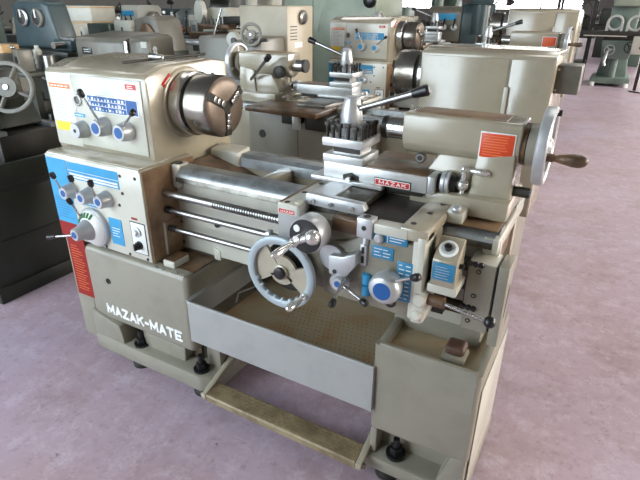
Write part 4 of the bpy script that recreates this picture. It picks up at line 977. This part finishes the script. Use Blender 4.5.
# loose parts on benches between the rows
def bench(x0, x1, y0, y1, z, label):
    o = ((x0 + x1) / 2, (y0 + y1) / 2, 0); b = MB('mdark'); b.box(x0, x1, y0, y1, z - .04, z, .004)
    for x in (x0 + .05, x1 - .05):
        for y in (y0 + .05, y1 - .05): b.box(x - .03, x + .03, y - .03, y + .03, 0, z - .03)
    b.box(x0 + .03, x1 - .03, y0 + .04, y1 - .04, .3, .33)
    oo = tag(b.build('work_bench', origin=o), label, 'bench'); oo.location = o
def loose(kind, x, y, z, label, group, k):
    if kind == 0:
        b = MB(random.choice(['mwhite', 'mgrey', 'dark', 'mteal', 'steel'])); h = random.uniform(.08, .2); w_ = random.uniform(.05, .1)
        b.box(-w_, w_, -.06, .06, 0, h, .008).use('black').box(-w_ * .5, w_ * .5, -.062, -.058, h * .3, h * .7); nm, ct = 'parts_box', 'box'
    elif kind == 1:
        b = MB(random.choice(['steel', 'chuck', 'oily'])); r_ = random.uniform(.05, .09); h = random.uniform(.05, .12)
        b.lathe([(0, r_), (h, r_), (h + .006, r_ * .9)], (0, 0, 0), (0, 0, 1), 22).use('dark').cyl((0, 0, h), (0, 0, h + .008), r_ * .35, seg=14); nm, ct = 'chuck', 'chuck'
    elif kind == 2:
        b = MB('dark'); h = random.uniform(.16, .30); b.cyl((0, 0, 0), (0, 0, .03), .05, seg=16).cyl((0, 0, .03), (.03, 0, h), .010, seg=10).use(random.choice(['black', 'white', 'steel'])).ball((.03, 0, h), .022); nm, ct = 'tool_holder', 'tool'
    else:
        b = MB(random.choice(['mwhite', 'greyprint', 'orl', 'mgreen'])); r_ = random.uniform(.035, .06); h = random.uniform(.10, .2)
        b.lathe([(0, r_), (h * .8, r_), (h * .9, r_ * .5), (h, r_ * .5)], (0, 0, 0), (0, 0, 1), 16); nm, ct = 'oil_can', 'can'
    o = tag(b.build(nm), label, ct, group); o.location = (x, y, z); o.rotation_euler.z = random.uniform(-.5, .5)
random.seed(21)
KN_ = {0: 'small parts box', 1: 'loose chuck', 2: 'upright tool holder', 3: 'small can'}
def strew(x0, x1, ys, z, n, where):
    for i in range(n):
        k = i % 4; x = x0 + (x1 - x0) * (i + .5) / n; y = ys[i % len(ys)]
        loose(k, x, y, z, '%s among the clutter on %s' % (KN_[k], where), '%ss on %s' % (KN_[k], where), i)
strew(-4.72, -4.30, (2.72, 2.90), .98, 6, 'the dark table under the teal machine')
strew(-5.25, -5.03, (2.72, 2.90), .98, 3, 'the far left end of the dark table')
bench(-6.1, -5.0, 4.5, 4.95, 1.06, 'dark bench covered in loose parts right of the teal machine')
strew(-6.05, -5.05, (4.60, 4.85), 1.06, 10, 'the bench right of the teal machine')
bench(-6.0, -4.9, 5.55, 5.95, 1.12, 'dark bench of loose parts above the grey switch-box lathe')
strew(-5.95, -4.95, (5.65, 5.85), 1.12, 10, 'the bench above the grey switch-box lathe')

# ------------------------------------------------------------------ light
w = bpy.data.worlds.new('World'); sc.world = w; w.use_nodes = True
bg = w.node_tree.nodes['Background']; bg.inputs['Color'].default_value = (.88, .94, 1, 1); bg.inputs['Strength'].default_value = .26
def area(name, loc, target, sx, sy, power, col):
    l = bpy.data.lights.new(name, 'AREA'); l.shape = 'RECTANGLE'; l.size = sx; l.size_y = sy; l.energy = power; l.color = col
    o = bpy.data.objects.new(name, l); COL.objects.link(o); o.location = loc
    o.rotation_euler = (Vector(target) - Vector(loc)).to_track_quat('-Z', 'Y').to_euler(); return o
area('window_light', (8.8, 3.2, 2.9), (-1.5, 1.8, .9), 6, 2.8, 1150, (1, .91, .78))
area('window_light', (8.8, 13, 3.0), (-1, 7, .7), 8, 2.8, 1800, (1, .96, .9))
for x in (-12, -6, 0, 5):
    for y in (5, 12, 20, 28): area('added_roof_fill', (x, y, 5.4), (x, y, 0), 1.0, 4, 50, (1, .99, .95))  # unseen overhead lights added as fill

# ------------------------------------------------------------------ camera
cam = bpy.data.cameras.new('camera'); co = bpy.data.objects.new('camera', cam); COL.objects.link(co)
yaw, pit, rol = (math.radians(a) for a in (29.247, 24.941, .473))
F = Vector((-math.sin(yaw) * math.cos(pit), math.cos(yaw) * math.cos(pit), -math.sin(pit)))
Rt = Vector((math.cos(yaw), math.sin(yaw), 0)); U = Rt.cross(F)
r = Rt * math.cos(rol) + U * math.sin(rol); u = -Rt * math.sin(rol) + U * math.cos(rol)
co.matrix_world = Matrix(((r.x, u.x, -F.x, 0), (r.y, u.y, -F.y, 0), (r.z, u.z, -F.z, 1.52), (0, 0, 0, 1)))
cam.sensor_width = 36; cam.lens = 36 * 507.7 / 640; cam.clip_start = .05; cam.clip_end = 100
sc.camera = co
sc.view_settings.view_transform = 'Standard'; sc.view_settings.look = 'None'; sc.view_settings.gamma = 1; sc.view_settings.exposure = 0.1
